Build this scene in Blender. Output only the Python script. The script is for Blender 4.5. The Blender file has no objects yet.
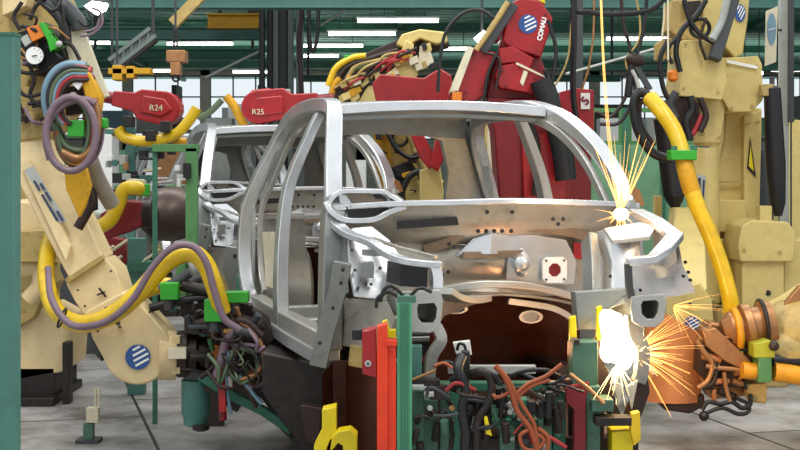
import bpy, bmesh, math, random
from mathutils import Vector, Matrix
random.seed(7)
S = bpy.context.scene
COL = S.collection
# ---------------- camera
F = 1400.0; CX = 400.0; HY = 165.0; CH = 1.7
cam = bpy.data.objects.new('camera', bpy.data.cameras.new('camera')); COL.objects.link(cam)
cam.location = (0, 0, CH); cam.rotation_euler = (math.pi/2, 0, 0)
cam.data.sensor_width = 36; cam.data.lens = 36*F/800; cam.data.shift_y = (HY-225)/800
cam.data.clip_start = .05; cam.data.clip_end = 400
S.camera = cam
# ---------------- world, fill lights, exposure
w = bpy.data.worlds.new('daylight'); S.world = w; w.use_nodes = True
w.node_tree.nodes['Background'].inputs[0].default_value = (.90, .96, 1.0, 1)
w.node_tree.nodes['Background'].inputs[1].default_value = .95
def area(name, loc, sx, sy, power, rot=(0,0,0), col=(1,.98,.93)):
    l = bpy.data.lights.new(name, 'AREA'); l.shape = 'RECTANGLE'; l.size = sx; l.size_y = sy; l.energy = power; l.color = col
    o = bpy.data.objects.new(name, l); COL.objects.link(o); o.location = loc; o.rotation_euler = rot
    return o
area('overhead_light', (-2.5, 5.0, 6.6), 1.2, 5, 260)  # unseen area lights, added to brighten the line from above
area('overhead_light', (2.8, 5.0, 6.6), 1.2, 5, 260)
area('overhead_light', (0, 12, 5.9), 8, .6, 260)
area('ceiling_fill', (0, 38, 5.2), 40, 8, 650, (math.pi, 0, 0))  # unseen upward fill lights, added to brighten the ceiling
area('ceiling_fill', (0, 58, 5.2), 40, 8, 650, (math.pi, 0, 0))
def point(name, loc, power, col, r=.05):
    l = bpy.data.lights.new(name, 'POINT'); l.energy = power; l.color = col; l.shadow_soft_size = r
    o = bpy.data.objects.new(name, l); COL.objects.link(o); o.location = loc
    return o
S.view_settings.view_transform = 'Standard'; S.view_settings.look = 'None'
S.view_settings.exposure = 0.0; S.view_settings.gamma = 1; S.view_settings.use_curve_mapping = False
# ---------------- helpers
def P(px, py, d): return Vector(((px-CX)/F*d, d, CH+(HY-py)/F*d))
def lin(h):
    h = h.lstrip('#'); r = []
    for i in (0, 2, 4):
        c = int(h[i:i+2], 16)/255; r.append(c/12.92 if c <= .04045 else ((c+.055)/1.055)**2.4)
    return (*r, 1)
def mat(name, hexc, rough=.5, metal=0.0, dirt=.0, dirtc='#3a2c20', scale=3.0, bump=0.0, var=.12, coat=0):
    m = bpy.data.materials.new(name); m.use_nodes = True; nt = m.node_tree; b = nt.nodes['Principled BSDF']
    N = nt.nodes.new; L = nt.links.new
    tc = N('ShaderNodeTexCoord'); no = N('ShaderNodeTexNoise'); no.inputs['Scale'].default_value = scale
    no.inputs['Detail'].default_value = 6; no.inputs['Roughness'].default_value = .65
    L(tc.outputs['Object'], no.inputs['Vector'])
    c = lin(hexc)
    r = N('ShaderNodeValToRGB'); r.color_ramp.elements[0].position = .3; r.color_ramp.elements[1].position = .7
    r.color_ramp.elements[0].color = (*[x*(1-var) for x in c[:3]], 1); r.color_ramp.elements[1].color = (*[min(1, x*(1+var)) for x in c[:3]], 1)
    L(no.outputs['Fac'], r.inputs['Fac'])
    out = r.outputs['Color']
    if dirt > 0:
        n2 = N('ShaderNodeTexNoise'); n2.inputs['Scale'].default_value = scale*3.3; n2.inputs['Detail'].default_value = 8; n2.inputs['Roughness'].default_value = .7
        L(tc.outputs['Object'], n2.inputs['Vector'])
        r2 = N('ShaderNodeValToRGB'); r2.color_ramp.elements[0].position = .5; r2.color_ramp.elements[1].position = .75
        r2.color_ramp.elements[0].color = (0,0,0,1); r2.color_ramp.elements[1].color = (dirt,dirt,dirt,1)
        L(n2.outputs['Fac'], r2.inputs['Fac'])
        mx = N('ShaderNodeMix'); mx.data_type = 'RGBA'; L(r2.outputs['Color'], mx.inputs[0]); L(out, mx.inputs[6]); mx.inputs[7].default_value = lin(dirtc)
        out = mx.outputs[2]
    L(out, b.inputs['Base Color'])
    b.inputs['Roughness'].default_value = rough; b.inputs['Metallic'].default_value = metal
    if coat: b.inputs['Coat Weight'].default_value = coat
    if metal > .3 or bump:
        bp = N('ShaderNodeBump'); bp.inputs['Strength'].default_value = bump or .12; bp.inputs['Distance'].default_value = .02
        n3 = N('ShaderNodeTexNoise'); n3.inputs['Scale'].default_value = scale*2; n3.inputs['Detail'].default_value = 3
        L(tc.outputs['Object'], n3.inputs['Vector']); L(n3.outputs['Fac'], bp.inputs['Height']); L(bp.outputs['Normal'], b.inputs['Normal'])
    return m
def glow(name, col, strength):
    m = bpy.data.materials.new(name); m.use_nodes = True; nt = m.node_tree; b = nt.nodes['Principled BSDF']
    b.inputs['Base Color'].default_value = (*col, 1); b.inputs['Emission Color'].default_value = (*col, 1); b.inputs['Emission Strength'].default_value = strength
    return m
K = dict(
 cream=mat('cream_robot_paint', '#cfba74', .42, dirt=.32, dirtc='#8a6a3a', var=.08),
 creaml=mat('pinkish_cream_paint', '#dcc493', .42, dirt=.3, dirtc='#8a6a3a', var=.08),
 duct=mat('grey_brown_duct', '#8d8578', .5, dirt=.4),
 heat=mat('heat_tinted_steel', '#8a745e', .4, .4, dirt=.5, dirtc='#5c4a3a', scale=5),
 creamd=mat('worn_cream_paint', '#b39a5c', .5, dirt=.7, dirtc='#5a4426', scale=5),
 pale=mat('pale_cream_plate', '#d6cdb0', .5, dirt=.3),
 red=mat('red_robot_paint', '#a00f17', .36, dirt=.5, dirtc='#3c0a0b', coat=.15),
 redd=mat('dark_red_paint', '#7a101b', .45, dirt=.4, dirtc='#2c0708'),
 orange=mat('orange_red_paint', '#e23a12', .4, dirt=.25, dirtc='#7a1c0a'),
 orng=mat('orange_paint', '#d8781c', .45, dirt=.5, dirtc='#7a3a10'),
 yel=mat('yellow_hose_rubber', '#e0ba16', .38, dirt=.45, dirtc='#8a6410', var=.1, coat=.2),
 ygold=mat('golden_yellow_cloth', '#cf9a12', .6, dirt=.4),
 yb=mat('yellow_paint', '#e6cf12', .45, dirt=.3, dirtc='#7a6a10'),
 teal=mat('teal_green_paint', '#4a7c72', .5, dirt=.3, dirtc='#24443c'),
 gpost=mat('green_post_paint', '#4f9c72', .45, dirt=.3, dirtc='#2a5a40'),
 gfix=mat('fixture_green_paint', '#466e5a', .5, dirt=.9, dirtc='#2a3a2c'),
 gdk=mat('dark_green_paint', '#34705a', .55, dirt=.5, dirtc='#1c2c22'),
 gframe=mat('mid_green_frame_paint', '#4f8450', .5, dirt=.4),
 amber=mat('amber_sleeve', '#dc9a1e', .4, dirt=.4, dirtc='#8a5010'),
 ygreen=mat('yellow_green_clamp', '#a8ac2c', .45, dirt=.3),
 gbright=mat('bright_green_plastic', '#2fa028', .4, dirt=.25, dirtc='#1c4a18', var=.15),
 gwall=mat('partition_green_paint', '#6ea07c', .6, dirt=.2),
 steel=mat('galvanised_body_steel', '#b4b2ac', .34, .55, dirt=.25, dirtc='#6a6256', scale=4, bump=.1),
 steelb=mat('bright_body_steel', '#d6d8da', .26, .7, dirt=.15, dirtc='#7a7a7a', scale=3, bump=.25),
 steelw=mat('primed_panel', '#b2aca0', .36, .55, dirt=.45, dirtc='#5e564c', scale=4),
 steelg=mat('grey_body_steel', '#90938f', .36, .55, dirt=.35, dirtc='#4c4c48', scale=5),
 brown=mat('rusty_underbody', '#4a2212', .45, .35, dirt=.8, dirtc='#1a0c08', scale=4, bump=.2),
 brownl=mat('stained_and_spark_lit_steel', '#a8794e', .4, .5, dirt=.5, dirtc='#5c3520', scale=5),  # also carries orange spark light on the lower right gun
 dark=mat('dark_oily_steel', '#1f1a18', .5, .2, dirt=.5, dirtc='#5a3a2a', scale=6),
 dark2=mat('dark_brown_steel', '#33241f', .5, .2, dirt=.5, dirtc='#1a1210', scale=5),
 drum=mat('dark_bronze_housing', '#4a3c34', .38, .4, dirt=.3, scale=3),
 black=mat('black_rubber', '#131316', .45),
 mauve=mat('mauve_grey_hose', '#76616c', .45, dirt=.5, dirtc='#4a3a40'),
 blueh=mat('blue_grey_hose', '#6f8fa0', .45),
 redh=mat('red_hose', '#a52a2e', .4),
 copper=mat('copper_cable', '#9a4a26', .45, .1, dirt=.5),
 greenh=mat('green_grey_hose', '#56664a', .45),
 grey=mat('grey_column_paint', '#6f7a76', .55, dirt=.3, dirtc='#3c4442'),
 greyd=mat('dark_grey_paint', '#3a3d40', .55, dirt=.3),
 greyl=mat('light_grey_paint', '#a9aca6', .5, dirt=.3),
 white=mat('white_plastic', '#eeeeea', .4, var=.03),
 blue=mat('blue_badge', '#27508f', .45, var=.05),
 blued=mat('dark_blue_ink', '#263a6a', .5, var=.1),
 navy=mat('navy_blue_ink', '#2a3554', .6, var=.1),
 sheet=mat('spark_lit_orange_brown', '#b5774a', .5, .1, dirt=.4, dirtc='#7a4420', scale=2),
 floor=None)
GLASSY = glow('fluorescent_tube_light', (1, 1, .97), 12.0)
WELD = glow('white_hot_weld_arc', (1, .82, .5), 14.0)
SPARK = glow('glowing_spark', (1, .5, .13), 2.2)
SPARKW = glow('white_hot_spark', (1, .72, .34), 4.0)

def catmull(pts, n=6):
    pts = [Vector(p) for p in pts]
    if len(pts) < 3: return pts
    q = [2*pts[0]-pts[1]] + pts + [2*pts[-1]-pts[-2]]; out = []
    for i in range(1, len(q)-2):
        a, b, c, d = q[i-1:i+3]
        for k in range(n):
            t = k/n
            out.append(.5*((2*b)+(c-a)*t+(2*a-5*b+4*c-d)*t*t+(3*b-a-3*c+d)*t**3))
    out.append(pts[-1]); return out
UP = Vector((0, 0, 1)); BK = Vector((0, 1, 0))
class MB:
    def __init__(s): s.bm = bmesh.new()
    def face(s, vs):
        try: return s.bm.faces.new(vs)
        except ValueError: return None
    def prism(s, pts, vec):
        vec = Vector(vec); a = [s.bm.verts.new(p) for p in pts]; b = [s.bm.verts.new(Vector(p)+vec) for p in pts]
        s.face(a); s.face(b[::-1]); n = len(a)
        for i in range(n): s.face([a[i], a[(i+1) % n], b[(i+1) % n], b[i]])
        return s
    def px(s, pts, d, th):                      # outline traced at distance d, given real thickness
        return s.prism([P(q[0], q[1], q[2] if len(q) > 2 else d) for q in pts], (0, th, 0))
    def ring(s, outer, inner, vec):             # plate with a hole, same number of points
        vec = Vector(vec); n = len(outer)
        A = [[s.bm.verts.new(Vector(p)+o) for p in L] for L in (outer, inner) for o in (Vector(), vec)]
        ou, ob, inn, ib = A
        for i in range(n):
            j = (i+1) % n
            s.face([ou[i], ou[j], inn[j], inn[i]]); s.face([ob[j], ob[i], ib[i], ib[j]])
            s.face([ou[j], ou[i], ob[i], ob[j]]); s.face([inn[i], inn[j], ib[j], ib[i]])
        return s
    def box(s, c, sz, rot=None):
        c = Vector(c); R = rot or Matrix.Identity(3); x, y, z = [k/2 for k in sz]
        v = [s.bm.verts.new(c+R @ Vector((i*x, j*y, k*z))) for i in (-1, 1) for j in (-1, 1) for k in (-1, 1)]
        for f in ((0,1,3,2),(4,6,7,5),(0,4,5,1),(2,3,7,6),(0,2,6,4),(1,5,7,3)): s.face([v[i] for i in f])
        return s
    def pbox(s, x0, y0, x1, y1, d, th):         # box seen between two pixels at distance d
        a = P(x0, y1, d); b = P(x1, y0, d)
        return s.box(((a.x+b.x)/2, d+th/2, (a.z+b.z)/2), (abs(b.x-a.x), th, abs(b.z-a.z)))
    def sweep(s, path, w, h, up=UP, n=0, w2=None, h2=None):
        path = catmull(path, n) if n else [Vector(p) for p in path]; rows = []; m = len(path)-1
        for i, p in enumerate(path):
            t = (path[min(i+1, m)]-path[max(i-1, 0)]).normalized(); sd = t.cross(Vector(up))
            sd = sd.normalized() if sd.length > 1e-4 else Vector((1, 0, 0)); nn = sd.cross(t).normalized()
            k = i/m; a = (w+((w2 if w2 is not None else w)-w)*k)/2; b = (h+((h2 if h2 is not None else h)-h)*k)/2
            rows.append([s.bm.verts.new(p+sd*x*a+nn*y*b) for x, y in ((-1,-1),(1,-1),(1,1),(-1,1))])
        for i in range(m):
            for j in range(4): s.face([rows[i][j], rows[i][(j+1) % 4], rows[i+1][(j+1) % 4], rows[i+1][j]])
        s.face(rows[0][::-1]); s.face(rows[-1]); return s
    def tube(s, path, r, n=8, sm=6, r2=None):
        path = catmull(path, sm) if sm and len(path) > 2 else [Vector(p) for p in path]; m = len(path)-1; rows = []; prev = None
        for i, p in enumerate(path):
            t = (path[min(i+1, m)]-path[max(i-1, 0)]).normalized()
            if prev is None: prev = t.orthogonal()
            prev = (prev-t*prev.dot(t)).normalized(); q = t.cross(prev)
            rr = r if r2 is None else r+(r2-r)*i/m
            if callable(r): rr = r(i/m)
            rows.append([s.bm.verts.new(p+prev*math.cos(a)*rr+q*math.sin(a)*rr) for a in [2*math.pi*k/n for k in range(n)]])
        for i in range(m):
            for j in range(n): s.face([rows[i][j], rows[i][(j+1) % n], rows[i+1][(j+1) % n], rows[i+1][j]])
        s.face(rows[0][::-1]); s.face(rows[-1]); return s
    def cyl(s, a, b, r, r2=None, n=24): return s.tube([a, b], r, n, 0, r2 if r2 is not None else r)
    def lathe(s, a, b, prof, n=28):             # profile [(t along a-b, radius)]
        a = Vector(a); b = Vector(b); ax = b-a; t = ax.normalized(); u = t.orthogonal().normalized(); v = t.cross(u); rows = []
        for k, r in prof: rows.append([s.bm.verts.new(a+ax*k+(u*math.cos(x)+v*math.sin(x))*max(r, 1e-4)) for x in [2*math.pi*i/n for i in range(n)]])
        for i in range(len(rows)-1):
            for j in range(n): s.face([rows[i][j], rows[i][(j+1) % n], rows[i+1][(j+1) % n], rows[i+1][j]])
        s.face(rows[0][::-1]); s.face(rows[-1]); return s
    def lathm(s, a, b, prof, n=28):             # profile in metres along a-b
        L = (Vector(b)-Vector(a)).length; return s.lathe(a, b, [(k/L, r) for k, r in prof], n)
    def ball(s, c, r, sx=1, sy=1, sz=1):
        M4 = Matrix.Translation(Vector(c)) @ Matrix.Diagonal((r*sx, r*sy, r*sz, 1))
        bmesh.ops.create_icosphere(s.bm, subdivisions=3, radius=1, matrix=M4); return s
    def torus(s, c, R, r, ax=BK, n=28, arc=1.0, a0=0.0):
        ax = Vector(ax).normalized(); u = ax.orthogonal().normalized(); v = ax.cross(u); k = int(n*arc)+1
        return s.tube([Vector(c)+(u*math.cos(a)+v*math.sin(a))*R for a in [a0+2*math.pi*arc*i/(k-1) for i in range(k)]], r, 8, 0)
    def grid(s, rows, th=None, vec=None):       # sheet through rows of points, given thickness along vec
        R = [[s.bm.verts.new(p) for p in r] for r in rows]
        for i in range(len(R)-1):
            for j in range(len(R[0])-1): s.face([R[i][j], R[i][j+1], R[i+1][j+1], R[i+1][j]])
        if vec is not None:
            vec = Vector(vec); B = [[s.bm.verts.new(v.co+vec) for v in r] for r in R]
            for i in range(len(R)-1):
                for j in range(len(R[0])-1): s.face([B[i][j+1], B[i][j], B[i+1][j], B[i+1][j+1]])
            for A, Bb in ((R[0], B[0]), (R[-1], B[-1]), ([r[0] for r in R], [r[0] for r in B]), ([r[-1] for r in R], [r[-1] for r in B])):
                for j in range(len(A)-1): s.face([A[j+1], A[j], Bb[j], Bb[j+1]])
        return s
    def done(s, name, m, parent=None, bevel=0, label=None, sharp=38, base=None):
        off = ORG.get(parent.name, Vector()) if parent else (Vector(base) if base is not None else Vector())
        bmesh.ops.recalc_face_normals(s.bm, faces=s.bm.faces)
        if off.length: bmesh.ops.translate(s.bm, verts=s.bm.verts, vec=-off)
        me = bpy.data.meshes.new(name); s.bm.to_mesh(me); s.bm.free()
        me.materials.append(K[m] if isinstance(m, str) else m)
        for p in me.polygons: p.use_smooth = True
        me.set_sharp_from_angle(angle=math.radians(sharp))
        o = bpy.data.objects.new(name, me); COL.objects.link(o)
        if parent: o.parent = parent; ORG[o.name] = off
        elif base is not None: o.location = off
        if bevel:
            b = o.modifiers.new('bevel', 'BEVEL'); b.width = min(bevel*.6, .012); b.segments = 2; b.limit_method = 'ANGLE'; b.angle_limit = math.radians(40)
        if label: o['label'] = label
        return o
ORG = {}
def T(name, label, cat, loc=(0,0,0), group=None):
    o = bpy.data.objects.new(name, None); COL.objects.link(o); o.location = loc; ORG[o.name] = Vector(loc)
    o['label'] = label; o['category'] = cat
    if group: o['group'] = group
    return o
def tag(o, label, cat, group=None, kind=None):
    o['label'] = label; o['category'] = cat
    if group: o['group'] = group
    if kind: o['kind'] = kind
    return o
def struct(o): o['kind'] = 'structure'; return o
def dup(root, delta, label, group=None):
    def cp(o, par):
        c = o.copy(); COL.objects.link(c)
        if par: c.parent = par
        for ch in list(o.children): cp(ch, c)
        return c
    r = cp(root, None); r.location = root.location+Vector(delta); r['label'] = label
    if group: r['group'] = group
    return r
def text(name, body, p, size, m, parent, rot=(math.pi/2, 0, 0), th=.003, bold=0):
    cu = bpy.data.curves.new(name, 'FONT'); cu.body = body; cu.size = size; cu.extrude = th; cu.align_x = 'CENTER'; cu.align_y = 'CENTER'; cu.offset = bold
    o = bpy.data.objects.new(name, cu); dg = bpy.context.evaluated_depsgraph_get(); COL.objects.link(o); bpy.context.view_layer.update()
    me = bpy.data.meshes.new_from_object(o.evaluated_get(bpy.context.evaluated_depsgraph_get())); bpy.data.objects.remove(o)
    me.materials.clear(); me.materials.append(K[m]); o = bpy.data.objects.new(name, me); COL.objects.link(o)
    off = ORG.get(parent.name, Vector()); o.parent = parent; ORG[o.name] = off
    o.location = Vector(p)-off; o.rotation_euler = rot
    return o
def logo(c, r, parent, nrm=(0,-1,0), tilt=-.5, sx=1.0):   # round blue globe badge with slanting white bars
    n = Vector(nrm).normalized(); u = UP.cross(n).normalized()*-1; v = n.cross(u)*-1; c = Vector(c)
    if v.z < 0: v = -v
    def D(rr, z0, z1, mb):
        pts = [c+n*z0+u*math.cos(a)*rr*sx+v*math.sin(a)*rr for a in [2*math.pi*i/28 for i in range(28)]]
        return mb.prism(pts, n*(z1-z0))
    o = D(r, 0, .006, MB()).done('badge', 'blue', parent, label='round blue globe badge with white bars')
    b = MB()
    for k in (-1, 0, 1, 2):
        off = (k*.40-.12)*r; L = math.sqrt(max(1e-6, (r*.88)**2-off*off))
        dirv = (u*math.cos(tilt)+v*math.sin(tilt)); pv = (-u*math.sin(tilt)+v*math.cos(tilt))
        x0 = -L; x1 = L*(.15 if k == 2 else .35 if k == 1 else .5 if k == 0 else .7)
        q = [(x0, off-r*.085), (x1, off-r*.085), (x1, off+r*.085), (x0, off+r*.085)]
        def W(x, y):
            p = dirv*x+pv*y; return c+n*.0055+u*p.dot(u)*sx+v*p.dot(v)
        b.prism([W(x, y) for x, y in q], n*.003)
    b.done('badge_stripes', 'white', o)
    return o
def bolts(name, pts, r, m, parent, h=.012):
    for p in pts: MB().cyl(Vector(p), Vector(p)-BK*h, r, n=8).done(name, m, parent)
def dots(name, pts, r, h, m, parent, ax=None, lab=None):
    for p in pts: MB().cyl(Vector(p), Vector(p)+(ax if ax is not None else -BK)*h, r, n=10).done(name, m, parent)
def hose(name, pts, r, m, parent, sm=7): return MB().tube([P(*p) for p in pts], r, 10, sm).done(name, m, parent)
# ================= SETTING
def floor_mat():
    m = bpy.data.materials.new('steel_plate_floor'); m.use_nodes = True; nt = m.node_tree; b = nt.nodes['Principled BSDF']; N = nt.nodes.new; L = nt.links.new
    tc = N('ShaderNodeTexCoord'); mp = N('ShaderNodeMapping'); mp.inputs['Rotation'].default_value = (0, 0, 1.3055); mp.inputs['Location'].default_value = (.4, -.80, 0); L(tc.outputs['Object'], mp.inputs[0])
    br = N('ShaderNodeTexBrick'); br.offset = .3; br.inputs['Scale'].default_value = 1; br.inputs['Brick Width'].default_value = 2.3; br.inputs['Row Height'].default_value = 1.83
    br.inputs['Mortar Size'].default_value = .012; br.inputs['Mortar Smooth'].default_value = .2; br.inputs['Color1'].default_value = lin('#bab7b4'); br.inputs['Color2'].default_value = lin('#a09d9a'); br.inputs['Mortar'].default_value = lin('#2e2a28')
    L(mp.outputs[0], br.inputs['Vector'])
    n = N('ShaderNodeTexNoise'); n.inputs['Scale'].default_value = 1.7; n.inputs['Detail'].default_value = 9; n.inputs['Roughness'].default_value = .7; L(mp.outputs[0], n.inputs['Vector'])
    r = N('ShaderNodeValToRGB'); r.color_ramp.elements[0].position = .36; r.color_ramp.elements[1].position = .6; r.color_ramp.elements[0].color = lin('#7c7068'); r.color_ramp.elements[1].color = lin('#ffffff'); L(n.outputs['Fac'], r.inputs[0])
    mx = N('ShaderNodeMix'); mx.data_type = 'RGBA'; mx.blend_type = 'MULTIPLY'; mx.inputs[0].default_value = .85; L(br.outputs['Color'], mx.inputs[6]); L(r.outputs[0], mx.inputs[7]); L(mx.outputs[2], b.inputs['Base Color'])
    r3 = N('ShaderNodeMapRange'); r3.inputs['To Min'].default_value = .3; r3.inputs['To Max'].default_value = .6; L(n.outputs['Fac'], r3.inputs[0]); L(r3.outputs[0], b.inputs['Roughness'])
    return m
K['floor'] = floor_mat()
struct(MB().box((0, 38, -.05), (90, 84, .1)).done('floor', 'floor'))
def ceil_mat():
    m = mat('green_ceiling_sheet', '#86c2ae', .6, dirt=.4, dirtc='#1e4a40', scale=.35, var=.2); nt = m.node_tree; b = nt.nodes['Principled BSDF']
    tc = nt.nodes.new('ShaderNodeTexCoord'); wv = nt.nodes.new('ShaderNodeTexWave'); wv.bands_direction = 'Y'; wv.inputs['Scale'].default_value = .35; nt.links.new(tc.outputs['Object'], wv.inputs[0])
    bp = nt.nodes.new('ShaderNodeBump'); bp.inputs['Distance'].default_value = .2; nt.links.new(wv.outputs['Fac'], bp.inputs['Height']); nt.links.new(bp.outputs[0], b.inputs['Normal'])
    return m
K['ceil'] = ceil_mat()
c = MB().box((0, 48, 6.65), (70, 62, .2)); struct(c.done('ceiling', 'ceil'))
# roof girders and purlins
for i, y in enumerate([20, 26.5, 33, 40, 48, 57, 66]):
    struct(MB().box((0, y, 6.42), (70, .22, .26)).box((0, y, 6.28), (70, .4, .03)).done('trim_%d' % (i+1), 'gdk'))
for i, x in enumerate([-24, -12, 0, 12, 24]):
    struct(MB().box((x, 48, 6.44), (.18, 60, .2)).done('trim_%d' % (i+8), 'gdk'))
# back wall with glazed openings (daylight comes through them)
wb = MB(); WY = 72; X0, X1 = -34, 34
wb.box((0, WY, 1.5), (X1-X0, .3, 3.0)).box((0, WY, 6.45), (X1-X0, .3, .3))
for i in range(18): wb.box((X0+i*4, WY, 3.3), (.5, .3, 6.6))
struct(wb.done('wall_back', 'steelw'))
K['glass'] = bpy.data.materials.new('window_glass'); K['glass'].use_nodes = True
_b = K['glass'].node_tree.nodes['Principled BSDF']; _b.inputs['Transmission Weight'].default_value = 1; _b.inputs['Roughness'].default_value = .0; _b.inputs['IOR'].default_value = 1.01; _b.inputs['Base Color'].default_value = (.97, 1, 1, 1)
for i in range(17):
    wx = X0+2+i*4
    wn = MB()
    for z0, z1 in ((3.0, 6.3),):
        zc = (z0+z1)/2
        for k in (-1.75, -.58, .58, 1.75): wn.box((wx+k, WY, zc), (.07, .08, z1-z0))
        for z in (z0+.03, 4.1, 5.2, z1-.03): wn.box((wx, WY, z), (3.5, .08, .07))
    o = struct(wn.done('window_%d' % (i+1), 'greyd'))
    MB().box((wx, WY+.06, 4.65), (3.5, .01, 3.3)).done('pane', 'glass', o)
struct(MB().box((-34.2, 40, 3.2), (.3, 64, 6.6)).done('wall_left', 'greyl')); struct(MB().box((34.2, 40, 3.2), (.3, 64, 6.6)).done('wall_right', 'greyl'))
# fluorescent lamps, each a fitting with a tube: (x centre px, y px, distance)
for (x, y, d, L, lb) in [(641,39,45,2.2,'long fluorescent lamp between the hanging cables and the tall right robot'),(398,21,40,2.3,'topmost fluorescent lamp above the centre yellow robot'),(362,34,42,2.0,'second fluorescent lamp from the top above the centre yellow robot'),
  (200,44,47,2.2,'fluorescent lamp below the yellow hoist beam, above the left red arm'),(333,46,47,2.0,'fluorescent lamp right of the thick grey column, below the hanging loop'),(318,56,55,1.6,'dim fluorescent lamp low beside the thick grey column'),
  (250,72,62,1.5,'small fluorescent lamp just above the second red robot arm'),(152,71,60,2.2,'far fluorescent lamp behind the yellow hoist trolley'),(450,49,48,1.4,'fluorescent lamp between the centre robot and the large red robot'),
  (210,55,54,1.2,'faint short fluorescent lamp under the yellow hoist beam lamp'),(92,43,47,1.2,'fluorescent lamp right of the valve block at upper left'),(412,21+0,40.5,.01,''),(790,139/2,30,.8,'fluorescent lamp at the right edge beside the dark post'),(752,73,33,.5,'short bright lamp behind the tall right robot, left of the sign')]:
    if not lb: continue
    c = P(x, y, d); c.z = min(c.z, 6.05)
    t = T('fluorescent_lamp', lb, 'lamp', c, 'fluorescent lamps under the ceiling')
    MB().box(c+Vector((0,0,.1)), (L+.1, .14, .05)).done('housing', 'greyl', t)
    MB().cyl(c+Vector((-L/2,0,0)), c+Vector((L/2,0,0)), .045, n=10).done('tube', GLASSY, t)
    for s in (-1, 1): MB().cyl(c+Vector((s*L/3,0,.12)), Vector((c.x+s*L/3, c.y, 6.56)), .012, n=6).done('hanger', 'greyd', t)
# big bright lamp near upper left
t = T('overhead_light', 'bright white lamp head hanging above the left robot', 'lamp', P(97,8,12))
MB().prism([P(84,6,12),P(92,1,12),(P(106,3,12)),(P(104,9,12)),(P(95,14,12))], (0,.1,0)).done('diffuser', GLASSY, t)
MB().box(P(97,0,12.1)+Vector((0,.05,.05)), (.2,.2,.1)).cyl(P(97,-2,12.1),Vector((P(97,0,12.1).x,12.1,6.5)),.015,n=6).done('housing','greyd',t)
def col(name, px0, px1, y, label, m='grey', cat='column', z1=6.56):
    a = P(px0, 0, y).x; b = P(px1, 0, y).x; wd = b-a; cx = (a+b)/2
    t = T(name, label, cat, (cx, y+wd/2, 0))
    MB().box((cx, y+.01, z1/2), (wd, .02, z1)).box((cx, y+wd-.01, z1/2), (wd, .02, z1)).box((cx, y+wd/2, z1/2), (.03, wd-.02, z1)).done('flanged_shaft', m, t)
    MB().box((cx, y+wd/2, .015), (wd*1.6, wd*1.6, .03)).done('base_plate', 'greyd', t)
    return t
col('steel_column', 267, 292, 20.5, 'thick grey steel column behind the second red robot arm')
col('steel_column', 576, 583, 15, 'slim grey steel column right of the large red robot', 'greyd')
col('steel_column', 296, 303, 22, 'slim grey column just right of the thick grey column', 'grey')
for px, y, lb in ((262, 20, 'dark vertical cable beside the left face of the thick grey column'), (270, 20.2, 'dark vertical cable close to the thick grey column'), (283, 20.1, 'heavy dark conduit in front of the thick grey column')):
    c = P(px, 0, y); tag(MB().cyl((c.x, y, 0), (c.x, y, 6.5), .045 if px < 280 else .07, n=8).done('riser_cable', 'black'), lb, 'cable')
# overhead girders
t = T('overhead_girder', 'dark teal girder crossing the whole top of the picture', 'girder', (0, 16.4, 3.4))
zt = P(0, -6, 16.4).z; zb = P(0, 8, 16.4).z
MB().box((0, 16.4, zt), (16, .26, .02)).box((0, 16.4, zb), (16, .26, .02)).box((0, 16.4, (zt+zb)/2), (16, .05, zt-zb)).done('beam', 'teal', t, .004)
for x in (-7.9, 7.9): MB().box((x, 16.4, zb/2), (.25, .25, zb-.02)).done('support_post', 'teal', t)
def girder(px0, px1, y0, y1, d, label, m='gdk', name='overhead_girder'):
    a = P(px0, y1, d); b = P(px1, y0, d); t = T(name, label, 'girder', ((a.x+b.x)/2, d, a.z))
    MB().box(((a.x+b.x)/2, d, (a.z+b.z)/2), (b.x-a.x, .06, b.z-a.z)).box(((a.x+b.x)/2, d, a.z), (b.x-a.x, .3, .03)).box(((a.x+b.x)/2, d, b.z), (b.x-a.x, .3, .03)).done('beam', m, t)
    for x in (a.x+.2, b.x-.2): MB().box((x, d, (b.z+6.56)/2), (.06, .06, 6.56-b.z)).done('hanger', 'greyd', t)
    return t
girder(86, 268, 28, 39, 24, 'teal girder behind the grey diagonal hoist boom', 'teal')
girder(86, 262, 50, 58, 30, 'dark green girder low behind the hoist boom')
girder(300, 620, 76, 81, 34, 'long thin green girder far behind the red robot')
girder(560, 820, 62, 70, 26, 'green girder behind the hanging cables on the right')
t = girder(208, 262, 15, 28, 23, 'yellow hoist beam beside the thick grey column', 'ygold', 'hoist_beam')
# diagonal booms
t = T('hoist_boom', 'grey latticed boom tilted up to the right above the red arm', 'boom', P(136,48,15))
b_ = MB(); a = P(112,64,15); b = P(153,32,15); u = (b-a).normalized(); nrm = Vector((-u.z,0,u.x))
for k in (-.05, .05):
    b_.sweep([a+nrm*k, b+nrm*k], .04, .06, BK)
for i in range(5): b_.sweep([a+(b-a)*(i/5)-nrm*.05, a+(b-a)*((i+.8)/5)+nrm*.05], .02, .025, BK)
b_.done('boom_frame', 'grey', t); MB().prism([a-nrm*.05+BK*.02, b-nrm*.05+BK*.02, b+nrm*.05+BK*.02, a+nrm*.05+BK*.02], (0,.04,0)).done('boom_plate','grey',t); MB().sweep([a-nrm*.07-UP*.03,b-nrm*.07-UP*.03],.03,.12,BK).done('boom_underside','dark',t)
MB().cyl(b, Vector((b.x,b.y,6.56)), .02, n=6).done('hanger','greyd',t)
MB().cyl(a, Vector((a.x,a.y,6.56)), .015, n=6).done('hanger','greyd',t)
t = T('hoist_boom', 'brown-grey boom rising to the top edge left of the yellow hoist beam', 'boom', P(190,12,13))
MB().sweep([P(173,24,13),P(205,-8,13)], .1,.09,BK).done('boom_frame','creamd',t,.004)
MB().cyl(P(198,0,13.1), P(198,-130,13.1), .02, n=6).done('hanger','greyd',t)
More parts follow.
